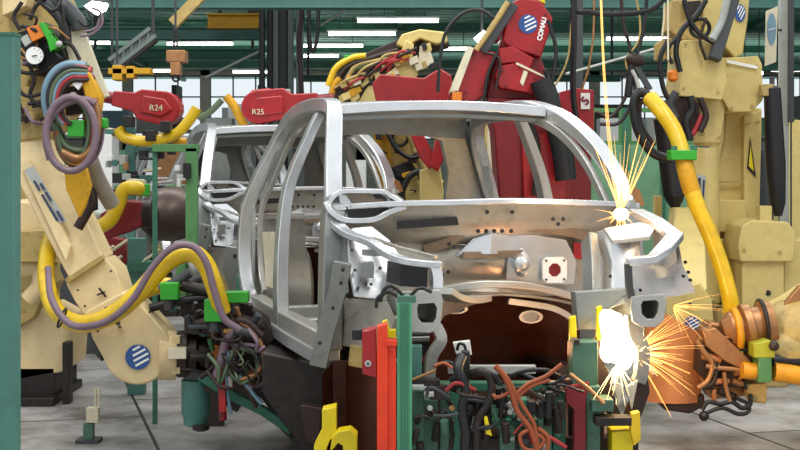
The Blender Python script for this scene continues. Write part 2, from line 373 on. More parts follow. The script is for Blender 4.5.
t = T('chain_hoist', 'rusty orange chain hoist hanging under the brown-grey boom', 'hoist', P(175,60,13))
for x in (174,177): MB().cyl(P(x,28,12.8),P(x,50,12.8),.012,n=6).done('chain','black',t)
MB().pbox(166,50,185,62,12.7,.2).pbox(170,62,180,75,12.7,.14).done('hoist_body','brownl',t,.01)
MB().torus(P(176,78,12.75),.03,.01).done('hook','black',t)
MB().cyl(P(175.5,30,12.8),Vector((P(175.5,30,12.8).x,12.8,6.56)),.012,n=6).done('hanger','greyd',t)
t = T('chain_hoist', 'yellow hoist trolley below the grey latticed boom', 'hoist', P(128,71,15))
MB().pbox(108,68,150,74,14.4,.2).pbox(112,65,122,80,14.4,.25).pbox(126,66,134,78,14.4,.2).done('trolley','ygold',t,.01)
MB().cyl(P(117,64,14.45), Vector((P(117,64,14.45).x,14.45,6.56)), .015, n=6).done('hanger','greyd',t)
# ================= CAR BODY SHELLS
TH = math.radians(15.2); C0 = Vector((.426, 7.08, 0)); FW = Vector((math.sin(TH), -math.cos(TH), 0)); LT = Vector((math.cos(TH), math.sin(TH), 0))
def Cc(u, v, z): return C0+FW*u+LT*v+Vector((0, 0, z))
def _ray(px, py, n, k):
    D = Vector(((px-CX)/F, 1, (HY-py)/F)); O = Vector((0, 0, CH)); t = (k+C0.dot(n)-O.dot(n))/D.dot(n); return O+D*t
def U(px, py, u): return _ray(px, py, FW, u)       # pixel onto a cross-car plane
def V(px, py, v): return _ray(px, py, LT, v)       # pixel onto a lengthwise plane
def build_car():
    t = T('car_body_shell', 'large bare steel car body shell being welded in the middle foreground', 'car body', Cc(-.8, 0, 0), 'bare car body shells on the welding line')
    # --- roof
    rows = []
    for i in range(9):
        k = i/8; u = -.74-1.38*k; hw = .60+.03*math.sin(k*3.14)
        zc = 2.03+.035*math.sin(k*2.6)-.05*k*k
        rows.append([Cc(u+(.05*(1-(j/6-1)**2) if i == 0 else 0), hw*(j/6-1), zc+.025*(1-(j/6-1)**2)) for j in range(13)])
    MB().grid(rows, vec=(0, 0, -.012)).done('roof_panel', 'steelb', t)
    MB().sweep([Cc(-.73,-.60,2.0),Cc(-.69,-.3,2.02),Cc(-.68,0,2.027),Cc(-.69,.3,2.02),Cc(-.73,.60,2.0)], .07, .055, UP, 5).done('windscreen_header', 'steelb', t, .008)
    MB().sweep([Cc(-.80,-.57,1.955),Cc(-.77,0,1.975),Cc(-.80,.57,1.955)], .10, .02, UP, 6).done('inner_header', 'steelg', t)
    hd = MB().sweep([Cc(-2.12,-.58,1.94),Cc(-2.12,0,1.965),Cc(-2.12,.58,1.94)], .05, .13, UP, 6).done('rear_header', 'steelg', t, .006)
    # --- left-in-picture side ring (the near flank) : outer loop
    for s, nm in ((-1, 'near'), (1, 'far')):
        A = lambda u, v, z: Cc(u, s*v, z)
        MB().sweep([A(.0,.80,.80),A(.02,.80,1.1),A(.0,.79,1.35),A(-.04,.77,1.5)], .10, .13, FW, 5).done('hinge_pillar', 'steelg', t, .012)
        MB().sweep([A(-.0,.78,1.46)]+([A(-.28,.72,1.70),A(-.55,.655,1.91),A(-.78,.61,2.015)] if s < 0 else [A(-.14,.79,1.62),A(-.36,.76,1.80),A(-.60,.69,1.945),A(-.82,.615,2.02)])+[A(-1.1,.60,2.045),A(-1.5,.61,2.04),A(-1.85,.61,2.01),A(-2.05,.64,1.93),A(-2.16,.70,1.78),A(-2.24,.78,1.6),A(-2.30,.84,1.42),A(-2.32,.86,1.2),A(-2.28,.86,1.02),A(-2.16,.855,.88),A(-1.9,.85,.79),A(-1.5,.83,.755),A(-.8,.82,.74),A(-.05,.80,.74)],
            .075, .085, Vector(LT), 5).done('side_ring', 'steelb', t, .014)
        MB().sweep([A(-.1,.74,1.44),A(-.36,.68+.03*(s>0),1.70),A(-.6,.62+.04*(s>0),1.87),A(-.82,.57,1.965),A(-1.3,.56,1.99),A(-1.85,.57,1.96),A(-2.06,.62,1.82),A(-2.14,.7,1.6),A(-2.18,.77,1.4),A(-2.16,.78,1.1),A(-2.0,.78,.9)], .05, .03, Vector(LT), 5).done('inner_ring_flange', 'steel', t, .006)
        # B pillar
        MB().sweep([A(-1.16,.60,2.0),A(-1.17,.67,1.85),A(-1.2,.77,1.6),A(-1.2,.81,1.35),A(-1.2,.825,1.05),A(-1.2,.82,.76)], .05, .085, FW, 5, .07, .15).done('centre_pillar', 'steelb' if s < 0 else 'steel', t, .01)
        # rocker outer + floor flange
        MB().sweep([A(-.0,.79,.80),A(-1.2,.81,.80),A(-2.0,.83,.82)], .09, .14, UP).done('sill', 'steel', t, .015)
        # rear quarter inner: parcel side, wheelhouse
        MB().prism([A(-2.12,.60,1.92),A(-2.25,.62,1.92),A(-2.75,.66,1.5),A(-2.72,.66,1.42),A(-2.2,.74,1.42),A(-2.1,.66,1.75)], LT*s*.03).done('rear_pillar_panel', 'steelg', t, .004)
        MB().prism([A(-2.22,.80,1.42),A(-2.9,.78,1.42),A(-2.95,.78,1.1),A(-2.7,.78,.95),A(-2.26,.80,.95)], LT*s*.02).done('rear_quarter_panel', 'steelb', t)
        MB().lathe(A(-2.55,.40,.86), A(-2.55,.74,.86), [(0,.05),(0.02,.27),(.1,.32),(1,.34)], 24).done('rear_wheelhouse', 'steelw', t)
        MB().prism([A(-2.3,.74,1.38),A(-2.32,.46,1.38),A(-2.35,.44,.95),A(-2.3,.74,.92)], FW*-.02).done('seat_side_panel', 'steelw', t)
    # wide grey far rear pillar seen through the windscreen
    MB().grid([[Cc(-2.10,.20,1.93),Cc(-2.10,.58,1.97)],[Cc(-2.13,.42,1.86),Cc(-2.12,.66,1.88)],[Cc(-2.17,.48,1.66),Cc(-2.16,.76,1.7)],[Cc(-2.2,.46,1.4),Cc(-2.2,.82,1.45)]], vec=FW*-.05).done('far_rear_pillar', 'steelg', t, .006)
    MB().prism([V(262,232,-.77),V(277,232,-.77),V(277,290,-.77),V(266,286,-.77)], LT*.02).done('door_inner_panel', 'pale', t, .004, label='panel with yellowish light painted cream inside the rear door opening')  # yellowish light on this panel is put into its cream colour
    # parcel shelf, seat back opening, rear floor
    MB().box(Cc(-2.5,0,1.36), (1.5,.5,.02), Matrix.Rotation(TH,3,'Z')).done('parcel_shelf', 'steel', t)
    MB().box(Cc(-1.55,0,.72), (1.56,1.4,.03), Matrix.Rotation(TH,3,'Z')).box(Cc(-1.6,0,.80), (.26,1.2,.16), Matrix.Rotation(TH,3,'Z')).done('floor_pan', 'steelg', t, .01)
    MB().box(Cc(-.9,0,.80), (1.5,.10,.10), Matrix.Rotation(TH,3,'Z')).box(Cc(-1.6,0,.80), (1.5,.10,.10), Matrix.Rotation(TH,3,'Z')).done('seat_crossmember', 'steel', t, .01)
    # --- cowl: bright bowed top strip and grey face
    top = [Cc(-.02,-.80,1.49),Cc(.05,-.5,1.508),Cc(.10,-.2,1.515),Cc(.11,.1,1.52),Cc(.09,.4,1.512),Cc(.03,.65,1.50),Cc(-.04,.84,1.487)]
    MB().sweep(top, .09, .028, UP, 6).done('cowl_top', 'steelb', t, .006)
    cr = catmull(top, 4); low = [Vector((p.x, p.y, 1.31))-FW*(.02+.03*math.sin(i)) for i, p in enumerate(cr)]
    MB().grid([[p-UP*.01 for p in cr], [p-UP*.09-FW*.012 for p in cr], [Vector((p.x,p.y,1.36))-FW*.03 for p in cr], [Vector((p.x,p.y,1.30))-FW*.10 for p in cr]], vec=FW*-.012).done('cowl_face', 'steelw', t)
    MB().prism([U(398,221,.11),U(457,217,.11),U(459,225,.11),U(398,229,.11)], FW*-.02).done('cowl_slot', 'black', t, label='long dark slot in the cowl face')
    # cowl end box on the near side with its two openings
    cb = MB()
    cb.sweep([U(326,206,.0),U(331,197,.0),U(341,191.5,.0),U(362,191,.0),U(381,191.5,.0),U(391,197,.0),U(402,204,.02)], .020, .10, FW, 4)
    cb.sweep([U(326,206,.0),U(331,213,.02),U(345,220,.02),U(372,219,.03),U(387,212,.04),U(404,206,.05)], .026, .10, FW, 4)
    cb.sweep([U(349,206,.03),U(368,205,.03),U(388,204,.04),U(405,205,.05)], .022, .10, FW, 3)
    cb.prism([U(339,194,.02),U(346,195,.02),U(353,205,.02),U(350,219,.02),U(341,216,.02)], FW*-.02)
    cb.prism([U(368,192,.02),U(380,192,.02),U(391,199,.02),U(380,199,.02)], FW*-.02)
    MB().prism([U(346,207,.046),U(388,205,.046),U(393,207,.046),U(378,217,.046),U(350,218,.046)], FW*-.006).done('cowl_opening_shade', 'black', t)  # black plates paint the shade inside the cowl box openings
    MB().prism([U(372,194,.03),U(381,194,.03),U(389,199,.03),U(376,199,.03)], FW*-.006).done('cowl_opening_shade', 'dark', t)
    cb.done('cowl_end_box', 'steelb', t, .003)
    # firewall
    fw = []
    for i in range(13):
        x = 395+i*(598-395)/12; r = []
        for j, (y, du) in enumerate(((232,-.06),(243,.0),(250,.05),(262,.06),(276,.02),(288,.0),(296,.02))):
            r.append(U(x, y, .0+du*(1 if 3 < i < 8 else .5)-.02))
        fw.append(r)
    MB().grid(fw, vec=FW*-.015).done('firewall', 'steelw', t)
    MB().grid([[U(458,254,.05),U(476,238,.05)],[U(490,254,.09),U(492,233,.10)],[U(522,253,.05),U(515,236,.05)]], vec=FW*-.02).done('firewall_boss', 'steelb', t)
    MB().sweep([U(424,250,.02),U(452,240,.05),U(474,222,.06),U(500,224,.07),U(540,228,.07),U(570,232,.05),U(590,238,.03)], .05, .014, FW, 4).done('stiffening_rib', 'heat', t, .004, label='heat stained rib across the firewall')
    dots('bolt_hole', [U(x,y,.13) for x, y in ((478,231),(486,231),(494,231),(502,231),(511,231),(449,244),(454,247),(553,219),(558,224),(563,219),(487,206+6),(512,212),(442,275),(448,272),(466,288))], .011, .004, 'black', t, FW)
    MB().prism([U(464,252,.08),U(524,250,.08),U(522,257,.08),U(462,259,.08)], FW*-.03).done('firewall_ledge', 'heat', t, .004, label='brown heat stained ledge')
    MB().lathe(U(521,263,.05), U(521,263,.14), [(0,.05),(.5,.046),(.9,.03),(1,.01)], 20).ball(U(521,263,.06),.05,.8,.6,1.5).done('firewall_dome', 'steelb', t)
    MB().prism([U(456,256,.045),U(474,238,.06),U(530,234,.06),U(566,240,.06),U(577,262,.06),U(574,284,.05),U(534,285,.05),U(506,281,.05),U(508,258,.06)], FW*-.02).done('firewall_panel', 'steelb', t, .004, label='bright silver pressed panel on the firewall')
    MB().prism([U(468,236,.055),U(474,224,.06),U(500,221,.07),U(530,224,.07),U(526,234,.07)], FW*-.02).done('firewall_shade', 'steelg', t, .004)  # darker grey plate paints shading onto the firewall
    sq = lambda c, a, b, n: [Vector(c)+LT*x*a+UP*y*b for x, y in n]
    N8 = [(-1,-.7),(-.7,-1),(.7,-1),(1,-.7),(1,.7),(.7,1),(-.7,1),(-1,.7)]; N8c = [(math.cos(a),math.sin(a)) for a in [math.pi*(1.25-.125)+i*math.pi/4 for i in range(8)]]
    c = U(555,270,.10)
    pp = MB().ring(sq(c,.065,.065,N8), sq(c,.036,.036,N8c), FW*-.02).done('steering_plate', 'white', t, label='white square plate with a round hole')
    dots('stud', [c+LT*x*.048+UP*y*.048 for x, y in ((-1,-1),(1,-1),(1,1),(-1,1))], .006, .006, 'greyd', pp, FW)
    MB().cyl(c-FW*.012, c-FW*.018, .037, n=16).done('bore', 'redd', pp)
    MB().prism([U(574,242,.03),U(583,243,.03),U(583,260,.03),U(573,258,.03)], FW*-.02).done('red_plug', 'red', t, .004, label='red patch on the firewall edge')
    # lower crossmember
    MB().sweep([U(404,300,.12),U(430,293,.13),U(452,288,.15),U(480,284,.16),U(520,285,.16),U(548,290,.15),U(575,297,.13),U(605,300,.12)], .07, .035, UP, 5).done('front_crossmember', 'steel', t, .006)
    MB().sweep([U(432,300,.08),U(455,294,.1),U(500,294,.1),U(545,298,.1),U(580,305,.08)], .04, .016, UP, 5).done('crossmember_lip', 'steelg', t, .006)
    # dark tunnel / toe board under the crossmember
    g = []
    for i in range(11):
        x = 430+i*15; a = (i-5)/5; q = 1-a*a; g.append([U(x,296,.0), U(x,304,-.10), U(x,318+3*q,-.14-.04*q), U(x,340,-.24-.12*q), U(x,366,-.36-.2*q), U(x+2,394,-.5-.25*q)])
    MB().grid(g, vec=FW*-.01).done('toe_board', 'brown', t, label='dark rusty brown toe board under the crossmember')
    MB().grid([[U(432,299,.0),U(436,312,-.02),U(434,330,-.05)],[U(446,299,.0),U(452,308,-.02),U(444,316,-.05)],[U(462,298,.0),U(468,304,-.02),U(470,306,-.05)],[U(476,298,.0),U(480,301,-.02),U(480,303,-.05)]], vec=FW*-.01).done('toe_board_lip', 'steel', t)
    MB().sweep([U(508,301,-.02),U(530,304,-.02),U(552,308,-.02),U(568,316,-.02),U(576,326,-.02)], .03, .03, FW, 4).done('toe_board_lip', 'steel', t)
    for cx_, cy_, rx_, ry_ in ((456,309,12,5),(531,317,12,6.5)):
        el = lambda k, u: [U(cx_+rx_*k*math.cos(w_), cy_+ry_*k*math.sin(w_), u) for w_ in [2*math.pi*i/24 for i in range(24)]]
        MB().ring(el(1,-.06), el(.72,-.06), FW*-.02).done('drain_ring', 'steel', t); MB().prism(el(.72,-.075), FW*-.01).done('drain_cap', 'greyl', t)
    # --- near side apron / inner wing
    MB().prism([P(348,236,6.72),P(352,228,6.78),P(372,226,6.84),P(390,240,6.8),P(402,258,6.74),(P(401,276,6.7)),P(392,290,6.68),P(380,300,6.66),(P(354,297,6.66)),P(349,270,6.68)], FW*-.02).done('inner_wing', 'steelb', t, .01)
    MB().prism([P(361,262,6.62),P(374,262,6.62),P(374,278,6.62),P(361,278,6.62)], FW*-.05).prism([P(365,250,6.62),P(384,250,6.62),P(384,256,6.62),P(365,256,6.62)], FW*-.06).done('wing_bracket', 'steelg', t, .004)
    dots('wing_hole', [P(x,y,6.66) for x, y in ((352,250),(355,270),(358,288),(380,268),(386,254),(366,284),(371,284),(390,270))], .008, .012, 'greyd', t)
    MB().sweep([P(327,212,6.95),P(345,232,6.75),P(372,243,6.6),P(392,256,6.45),P(412,262,6.35),P(442,265,6.3)], .065, .03, UP, 4, .05, .03).done('upper_wing_rail', 'steelb', t, .006)
    MB().sweep([P(372,238,6.75),P(400,248,6.6),P(436,257,6.5)], .03, .012, UP).done('rail_lip', 'steelw', t)
    MB().prism([P(330,214,6.9),P(346,234,6.8),P(349,292,6.72),P(343,298,6.75),P(336,262,6.86),P(328,240,6.92)], FW*-.05+LT*-.02).done('wing_end_gusset', 'steelg', t, .004)
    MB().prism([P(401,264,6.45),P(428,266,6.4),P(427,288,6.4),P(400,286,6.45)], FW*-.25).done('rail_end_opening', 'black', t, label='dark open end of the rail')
    MB().sweep([P(432,262,6.5),P(436,275,6.5),P(436,298,6.48)], .05, .06, FW, 4).done('wing_stay', 'steelb', t, .004)
    # near-side lower panels
    MB().prism([P(343,298,6.78),P(388,302,6.62),P(396,318,6.6),P(384,352,6.62),P(336,345,6.86),P(334,312,6.88)], FW*-.03).done('front_lower_panel', 'steelw', t, .006)
    MB().sweep([P(343,262,6.62),P(338,290,6.65),P(326,330,6.72),P(318,366,6.76)], .085, .03, BK, 0).done('diagonal_strut', 'steelg', t, .006)
    dots('strut_hole', [P(x,y,6.6) for x, y in ((343,270),(341,283),(320,343),(333,308))], .009, .01, 'black', t)
    MB().prism([P(352,345,6.66),P(384,352,6.6),P(380,372,6.62),P(350,366,6.7)], FW*-.04).done('jacking_bracket', 'creamd', t, .004)
    # rail end plates with square holes + struts
    for pts, hole, lb in ((((398,292),(440,290),(443,300),(440,328),(430,333),(406,331),(399,318),(396,304)), ((418,304),(434,303),(437,308),(436,318),(433,323),(422,323),(418,318),(417,309)), 'l'),
                          (((632,297),(663,294),(667,300),(664,320),(656,327),(641,327),(633,322),(631,310)), ((643,301),(656,300),(659,303),(658,314),(654,319),(647,319),(642,314),(641,305)), 'r')):
        MB().ring([P(x,y,6.2) for x, y in pts], [P(x,y,6.2) for x, y in hole], (0,.03,0)).done('rail_end_plate', 'steel', t, .003)
        MB().ring([P(x,y,6.24) for x, y in [(h[0]+(2 if h[0] > sum(q[0] for q in hole)/8 else -2), h[1]+(2 if h[1] > 312 else -2)) for h in hole]], [P(x,y,6.24) for x, y in hole], FW*-.5).done('frame_rail', 'steelg', t)
    MB().prism([P(409,293,6.24),P(447,290,6.26),P(466,296,6.34),P(470,304,6.34),P(448,312,6.28),P(440,328,6.22),P(404,330,6.22)], FW*-.02).done('rail_gusset','steel',t,.004) if False else None
    MB().sweep([P(436,326,6.26),P(441,340,6.26),P(432,356,6.26),P(429,378,6.26)], .05, .035, FW, 4).done('front_stay', 'steel', t, .004)
    MB().sweep([P(632,314,6.3),P(634,334,6.3),P(642,348,6.3),P(641,372,6.3),P(638,382,6.3)], .06, .04, FW, 4).done('front_stay', 'steelg', t, .004)
    MB().sweep([P(443,291,6.3),P(455,298,6.4),P(470,300,6.6),P(482,298,6.9)], .10, .03, UP, 4).done('rail_gusset', 'steel', t, .004)
    # far side: tower, apron and upper rail
    MB().prism([P(575,292,6.5),P(636,288,6.4),P(636,300,6.38),P(612,308,6.4),P(608,330,6.42),P(578,330,6.5)], FW*-.06).done('far_rail_bracket', 'steelg', t, .006)
    MB().sweep([P(589,238,6.8),P(591,262,6.7),P(592,300,6.55)], .045, .10, FW, 3).done('tower_post', 'steelg', t, .01)
    MB().grid([[P(598,232,6.8),P(602,262,6.75),P(600,300,6.6)],[P(614,228,6.75),P(618,262,6.6),P(612,300,6.5)],[P(632,230,6.7),P(628,262,6.55),P(628,300,6.45)],[P(640,236,6.7),P(640,264,6.6),P(640,298,6.5)]], vec=FW*-.02).done('strut_tower', 'steelb', t)
    MB().grid([[P(626,262,6.5),P(628,280,6.45),P(634,298,6.4)],[P(645,262,6.6),P(650,280,6.62),P(655,298,6.6)],[P(664,252,6.62),P(672,276,6.7),P(678,296,6.62)],[P(678,240,6.55),P(683,266,6.55),P(696,292,6.5)]], vec=FW*-.02).done('inner_wing', 'steelb', t)
    MB().sweep([P(636,212,7.0),P(656,222,6.8),P(675,237,6.55),P(664,250,6.4),P(652,259,6.35),P(627,262,6.35)], .08, .035, UP, 0).done('upper_wing_rail', 'steelb', t, .008)
    MB().prism([P(655,224,6.75),P(675,238,6.55),P(677,262,6.55),P(668,268,6.6),P(655,262,6.7)], FW*-.02).done('wing_end_gusset', 'steel', t)
    MB().sweep([P(628,264,6.32),P(629,285,6.32),P(631,298,6.32)], .03, .022, FW).done('rail_edge', 'greyd', t)
    MB().prism([P(604,228,6.75),P(640,222,6.8),P(656,226,6.75),P(650,236,6.6),P(612,240,6.6)], UP*-.02).done('tower_top', 'steel', t, .004)
    dots('wing_hole', [P(x,y,6.46) for x, y in ((685,262),(688,272),(690,280),(683,276),(610,276),(618,290),(640,290))], .008, .012, 'black', t)
    # A pillar foot on far side: dark ribbed end
    MB().prism([U(632,185,-.02),U(640,190,-.02),U(645,205,-.02),U(638,208,-.02),U(630,196,-.02)], FW*-.06).done('pillar_foot', 'brownl', t, .004)
    return t
car = build_car()
dup(car, (-1.256, 4.42, -.01), 'smaller bare car body shell directly behind the foreground one', 'bare car body shells on the welding line')
dup(car, (-2.512, 8.84, -.02), 'farthest bare car body shell, half hidden behind the green frame', 'bare car body shells on the welding line')
# ================= NEAR POST
c = P(4, 0, 5.0); tp = P(0, 35, 5.0).z
t = T('guard_post', 'broad teal square post at the left edge, standing in front of the yellow robot', 'post', (c.x, 5.0, 0))
c.x = P(21,0,5.1).x-.06
MB().box((c.x, 5.05, tp/2), (.12, .10, tp)).done('post_tube', 'teal', t, .006)
MB().box((c.x, 5.05, tp+.004), (.125, .105, .012)).done('end_cap', 'gdk', t)
MB().box((c.x, 5.06, .01), (.22,.22,.02)).done('foot_plate', 'teal', t)

# ================= LEFT YELLOW ROBOT
D = 8.3
t = T('welding_robot', 'large cream yellow welding robot reaching down from the left, round blue badge on its wrist', 'robot', P(40, 395, 10.3), None)
g = P(40,0,10.3)
MB().px([(14,345),(22,318),(40,308),(62,320),(66,345),(64,372),(22,380),(14,378)], 10.0, .7).done('pedestal', 'creaml', t, .03)
zf = P(0,368,10.0).z
MB().box((g.x, 10.35, zf/2), (.36,.7,zf)).box((g.x, 10.3, .03), (.42,.9,.06)).box((P(66,0,9.95).x,10.0,.22),(.05,.12,.44)).done('base_frame', 'dark', t, .01)
MB().px([(10,200),(48,205),(50,235),(44,262),(20,266),(8,260)], 9.7, .8).done('turret', 'creaml', t, .03)
MB().px([(10,232),(46,230),(48,262),(14,262)], 9.5, .2).done('turret_cover', 'creamd', t, .01)
MB().px([(14,268),(40,266),(48,285),(34,318),(14,330)], 9.9, .5).done('link_plate', 'creamd', t, .02)
MB().tube([P(20,270,9.65),P(38,268,9.65),P(40,285,9.65),P(28,300,9.65)], .06, 10).done('counterweight_link', 'creaml', t)
# upper hub behind gauge
MB().px([(-6,-8),(58,-8),(70,30),(76,72),(66,110),(44,138),(14,142),(-6,120)], 8.55, .45).done('shoulder_housing', 'creamd', t, .03)
MB().px([(2,-6),(30,-10),(26,6),(2,16)], 8.4, .15).done('shoulder_cap', 'creaml', t, .01)
MB().px([(62,26),(83,28),(108,96),(94,102),(70,66)], 8.3, .06).done('hose_bracket', 'pale', t, .006)
# fore arm: two visible faces + collar
MB().prism([P(14,122,8.6),P(34,124,8.6),P(60,165,8.55),P(104,258,8.3),P(72,284,8.25),P(60,262,8.3),P(15,176,8.5)], (0,.30,0)).done('forearm', 'creaml', t, .02)
MB().prism([P(20,164,8.46),P(28,160,8.46),P(70,246,8.24),P(66,262,8.22)], (0,.06,0)).done('forearm_rib', 'creaml', t, .006)
MB().prism([P(66,284,8.2),P(104,258,8.2),P(116,270,8.18),P(124,296,8.15),P(84,316,8.15),P(74,300,8.18)], (0,.32,0)).done('elbow_collar', 'creaml', t, .012)
MB().sweep([P(67,281,8.17),P(103,257,8.17)], .03,.06,BK).done('collar_seam','creamd',t,.004)
# lettering patch
pt = MB().prism([P(24,170,8.44),P(33,166,8.44),P(66,221,8.30),P(56,225,8.31)], (0,.02,0)).done('label_patch', 'greyl', t, label='grey patch with rows of dark blue lettering')
def lerp(a,b,k): return a+(b-a)*k
for r0, segs in ((.22, ((.22,.40),(.47,.95))), (.66, ((.30,.42),(.46,.62),(.80,.98)))):
    for a_, b_ in segs:
        q = [lerp(lerp(P(24,170,8.43),P(56,225,8.30),k), lerp(P(33,166,8.43),P(66,221,8.29),k), r) for k, r in ((a_,r0),(b_,r0),(b_,r0+.22),(a_,r0+.22))]
        MB().prism(q, (0,-.006,0)).done('lettering', 'navy', pt)
# wrist housing
circ = [(137+34*math.cos(a), 351+34*math.sin(a)) for a in [math.radians(k) for k in range(-40, 160, 12)]]
MB().px([(84,312),(122,292),(140,304),(160,326)]+circ+[(104,360),(92,338)], 8.0, .30).done('wrist_housing', 'creaml', t, .02)
MB().px([(88,330),(100,345),(102,362),(92,352)], 8.1, .2).done('wrist_motor', 'greyd', t, .01)
logo(P(138,357,7.99), 12.5/F*8, t)
dots('cover_screw', [P(x,y,7.99) for x, y in ((98,331),(120,327),(150,312),(106,308))], .008,.008,'greyd',t)
dots('cover_screw', [P(x,y,8.14) for x, y in ((78,290),(111,271),(85,306))], .007,.008,'greyd',t)
mk = MB()
mk.sweep([P(97,295,8.14),P(105,292,8.14)],.01,.012,BK).sweep([P(99,288,8.14),P(106,297,8.14)],.01,.012,BK).done('pen_mark','black',t)
MB().cyl(P(158,355,8.1), P(176,355,8.12), .145, n=24).done('wrist_flange', 'creaml', t, .01)
MB().pbox(168,348,186,359,7.92,.06).done('flange_lug', 'pale', t, .004)
for y in (340,370): MB().pbox(172,y-4,180,y+4,8.0,.05).done('flange_lug','creaml',t,.004)
MB().cyl(P(178,354,8.12), P(190,354,8.12), .135, n=24).cyl(P(190,354,8.12), P(199,354,8.12), .115, n=24).done('tool_adapter', 'dark2', t, .006)

# hoses of the left robot
t = T('hose_bundle', 'thick yellow cable hose looping from the left arm over to the gun', 'hose', P(120,310,8.1))
hose('yellow_sleeve', [(52,235,8.7),(47,258,8.5),(47,285,8.3),(57,312,8.1),(82,324,7.95),(112,315,7.85),(140,292,7.8),(165,264,7.8),(188,253,7.8),(204,262,7.8),(214,285,7.8),(222,312,7.85)], .052, 'yel', t)
hose('second_sleeve', [(70,245,8.7),(76,268,8.6),(82,290,8.6)], .05, 'yel', t)
hose('inner_sleeve', [(128,300,8.2),(150,288,8.2),(168,286,8.25),(176,290,8.3)], .05, 'yel', t)
hose('mauve_hose', [(48,268,8.1),(52,300,7.9),(72,325,7.8),(105,322,7.72),(132,300,7.7),(152,268,7.7),(172,248,7.7),(192,246,7.7),(206,262,7.7),(214,290,7.7),(224,318,7.7),(240,330,7.7)], .02, 'mauve', t)
for x,y in ((62,318),(114,316),(203,266)): MB().torus(P(x,y,7.9),.055,.007,(1,0,-.4 if x<100 else .6)).done('cable_tie','black',t)

# welding gun at the left robot
t = T('spot_welding_gun', 'dark spot welding gun with bright green clamps below the yellow hose', 'welding gun', P(230,360,8.1))
MB().cyl(P(200,354,8.15), P(212,354,8.15), .10, n=20).done('gun_mount', 'dark', t, .01)
MB().lathm(P(212,353,8.15), P(232,350,8.15), [(0,.05),(.01,.10),(.05,.11),(.08,.10),(.12,.04)], 20).done('motor', 'orng', t)
MB().px([(184,318),(225,318),(262,330),(262,340),(225,334),(184,334)], 8.0,.15).done('upper_arm','dark2',t,.01)
MB().px([(180,300),(200,292),(238,300),(250,318),(240,330),(196,326),(180,316)], 8.2,.2).done('transformer','dark',t,.02)
MB().px([(232,345),(268,350),(300,352),(330,365),(330,392),(322,430),(300,445),(284,430),(262,400),(240,382)], 8.4,.3).done('gun_body','dark',t,.02)
MB().px([(238,328),(262,332),(300,342),(330,362),(320,372),(280,362),(240,350)], 8.1,.12).done('electrode_arm','dark2',t,.012)
MB().sweep([P(200,375,8.0),P(235,397,8.0),P(262,410,8.0),(P(292,430,8.0))], .05,.06,BK).done('green_arm','gdk',t,.006)
MB().sweep([P(206,385,8.1),P(240,408,8.1)], .05,.08,BK).done('lower_arm','dark',t,.006)
for (x0,y0,x1,y1,d) in ((160,283,178,300,8.0),(204,300,224,322,7.8),(222,292,248,303,7.9),(104,0,0,0,0)):
    if d: c_ = MB().pbox(x0,y0,x1,y1,d,.10).done('clamp','gbright',t,.008); MB().cyl(P((x0+x1)/2,y1,d+.04),P((x0+x1)/2,y1+10,d+.04),.03,n=10).done('clamp_bolt','greyd',c_)
for pts, r, m in (([(160,290),(172,284),(182,278),(190,272)],.03,'greyd'),([(182,285),(200,290),(222,296),(240,300)],.035,'dark'),([(150,308),(176,302),(204,298),(232,300)],.025,'black')):
    hose('link_rod', [(x,y,8.1) for x, y in pts], r, m, t)
for pts, r, m in (([(242,330),(228,338),(222,356),(216,378)],.026,'mauve'),([(240,322),(252,330),(262,350),(258,372),(240,380)],.016,'brownl'),
        ([(236,348),(252,352),(258,366),(250,380),(234,378),(228,366)],.014,'greenh'),([(232,346),(250,345),(264,352),(270,366),(262,384),(246,388)],.012,'mauve'),
        ([(229,350),(226,375),(228,398),(231,414)],.010,'blueh'),([(231,350),(238,372),(250,390),(262,404)],.013,'blueh'),([(226,346),(236,360),(246,384),(256,408)],.012,'dark2'),
        ([(222,372),(222,392),(223,420)],.022,'redd'),([(216,320),(224,336),(222,352),(212,368),(200,378)],.014,'dark'),([(240,320),(250,324),(262,336)],.02,'dark2')):
    hose('gun_hose', [(x,y,7.85) for x, y in pts], r, m, t)
MB().ball(P(243,322,7.9),.05,1.2,1,.8).done('hose_joint','dark2',t)
MB().ball(P(258,325,7.9),.04).done('hose_joint','dark2',t)
MB().sweep([P(222,385,7.83),P(223,412,7.83)],.035,.03,BK).done('red_sleeve','red',t,.004)
MB().lathm(P(222,412,7.85),P(222,425,7.85),[(0,.015),(.02,.022),(.05,.015),(.07,.004)],12).done('electrode_tip','dark',t)
random.seed(31)
for i in range(34):
    x=random.uniform(178,262); y=random.uniform(300,372); dd=random.uniform(7.82,8.0); q=random.random(); L=random.uniform(6,22)
    b=(x+L,y+random.uniform(-5,5)) if q<.5 else (x+random.uniform(-5,5),y+L*.8)
    MB().cyl(P(x,y,dd),P(b[0],b[1],dd+.02),random.uniform(.008,.03),n=12).done('fitting',random.choice(['dark','dark2','black','dark','greyd','dark2','gframe','brownl']),t,.003)
for i in range(12):
    x=random.uniform(196,270); y=random.uniform(310,372)
    hose('thin_hose',[(x,y,7.84),(x+random.uniform(-6,16),y+random.uniform(6,20),7.8),(x+random.uniform(4,26),y+random.uniform(10,34),7.82),(x+random.uniform(10,30),y+random.uniform(-6,20),7.84)],random.uniform(.006,.012),random.choice(['dark','black','dark2','mauve','greenh']),t)
MB().px([(226,300),(246,304),(266,318),(276,340),(262,352),(236,346),(224,326)],8.0,.12).done('dark_block','dark2',t,.02)
t = T('servo_motor', 'teal green cylinder motor hanging under the wrist of the left robot', 'motor', P(196,425,8.1))
MB().lathm(P(196,378,8.15),P(196,427,8.15),[(0,.07),(.01,.085),(.2,.085),(.22,.075),(.27,.07),(.28,.05)],20).done('motor_body','teal',t)
MB().lathm(P(201,424,8.1),P(201,431,8.1),[(0,.05),(.03,.05),(.04,.03)],14).done('end_cap','dark',t)
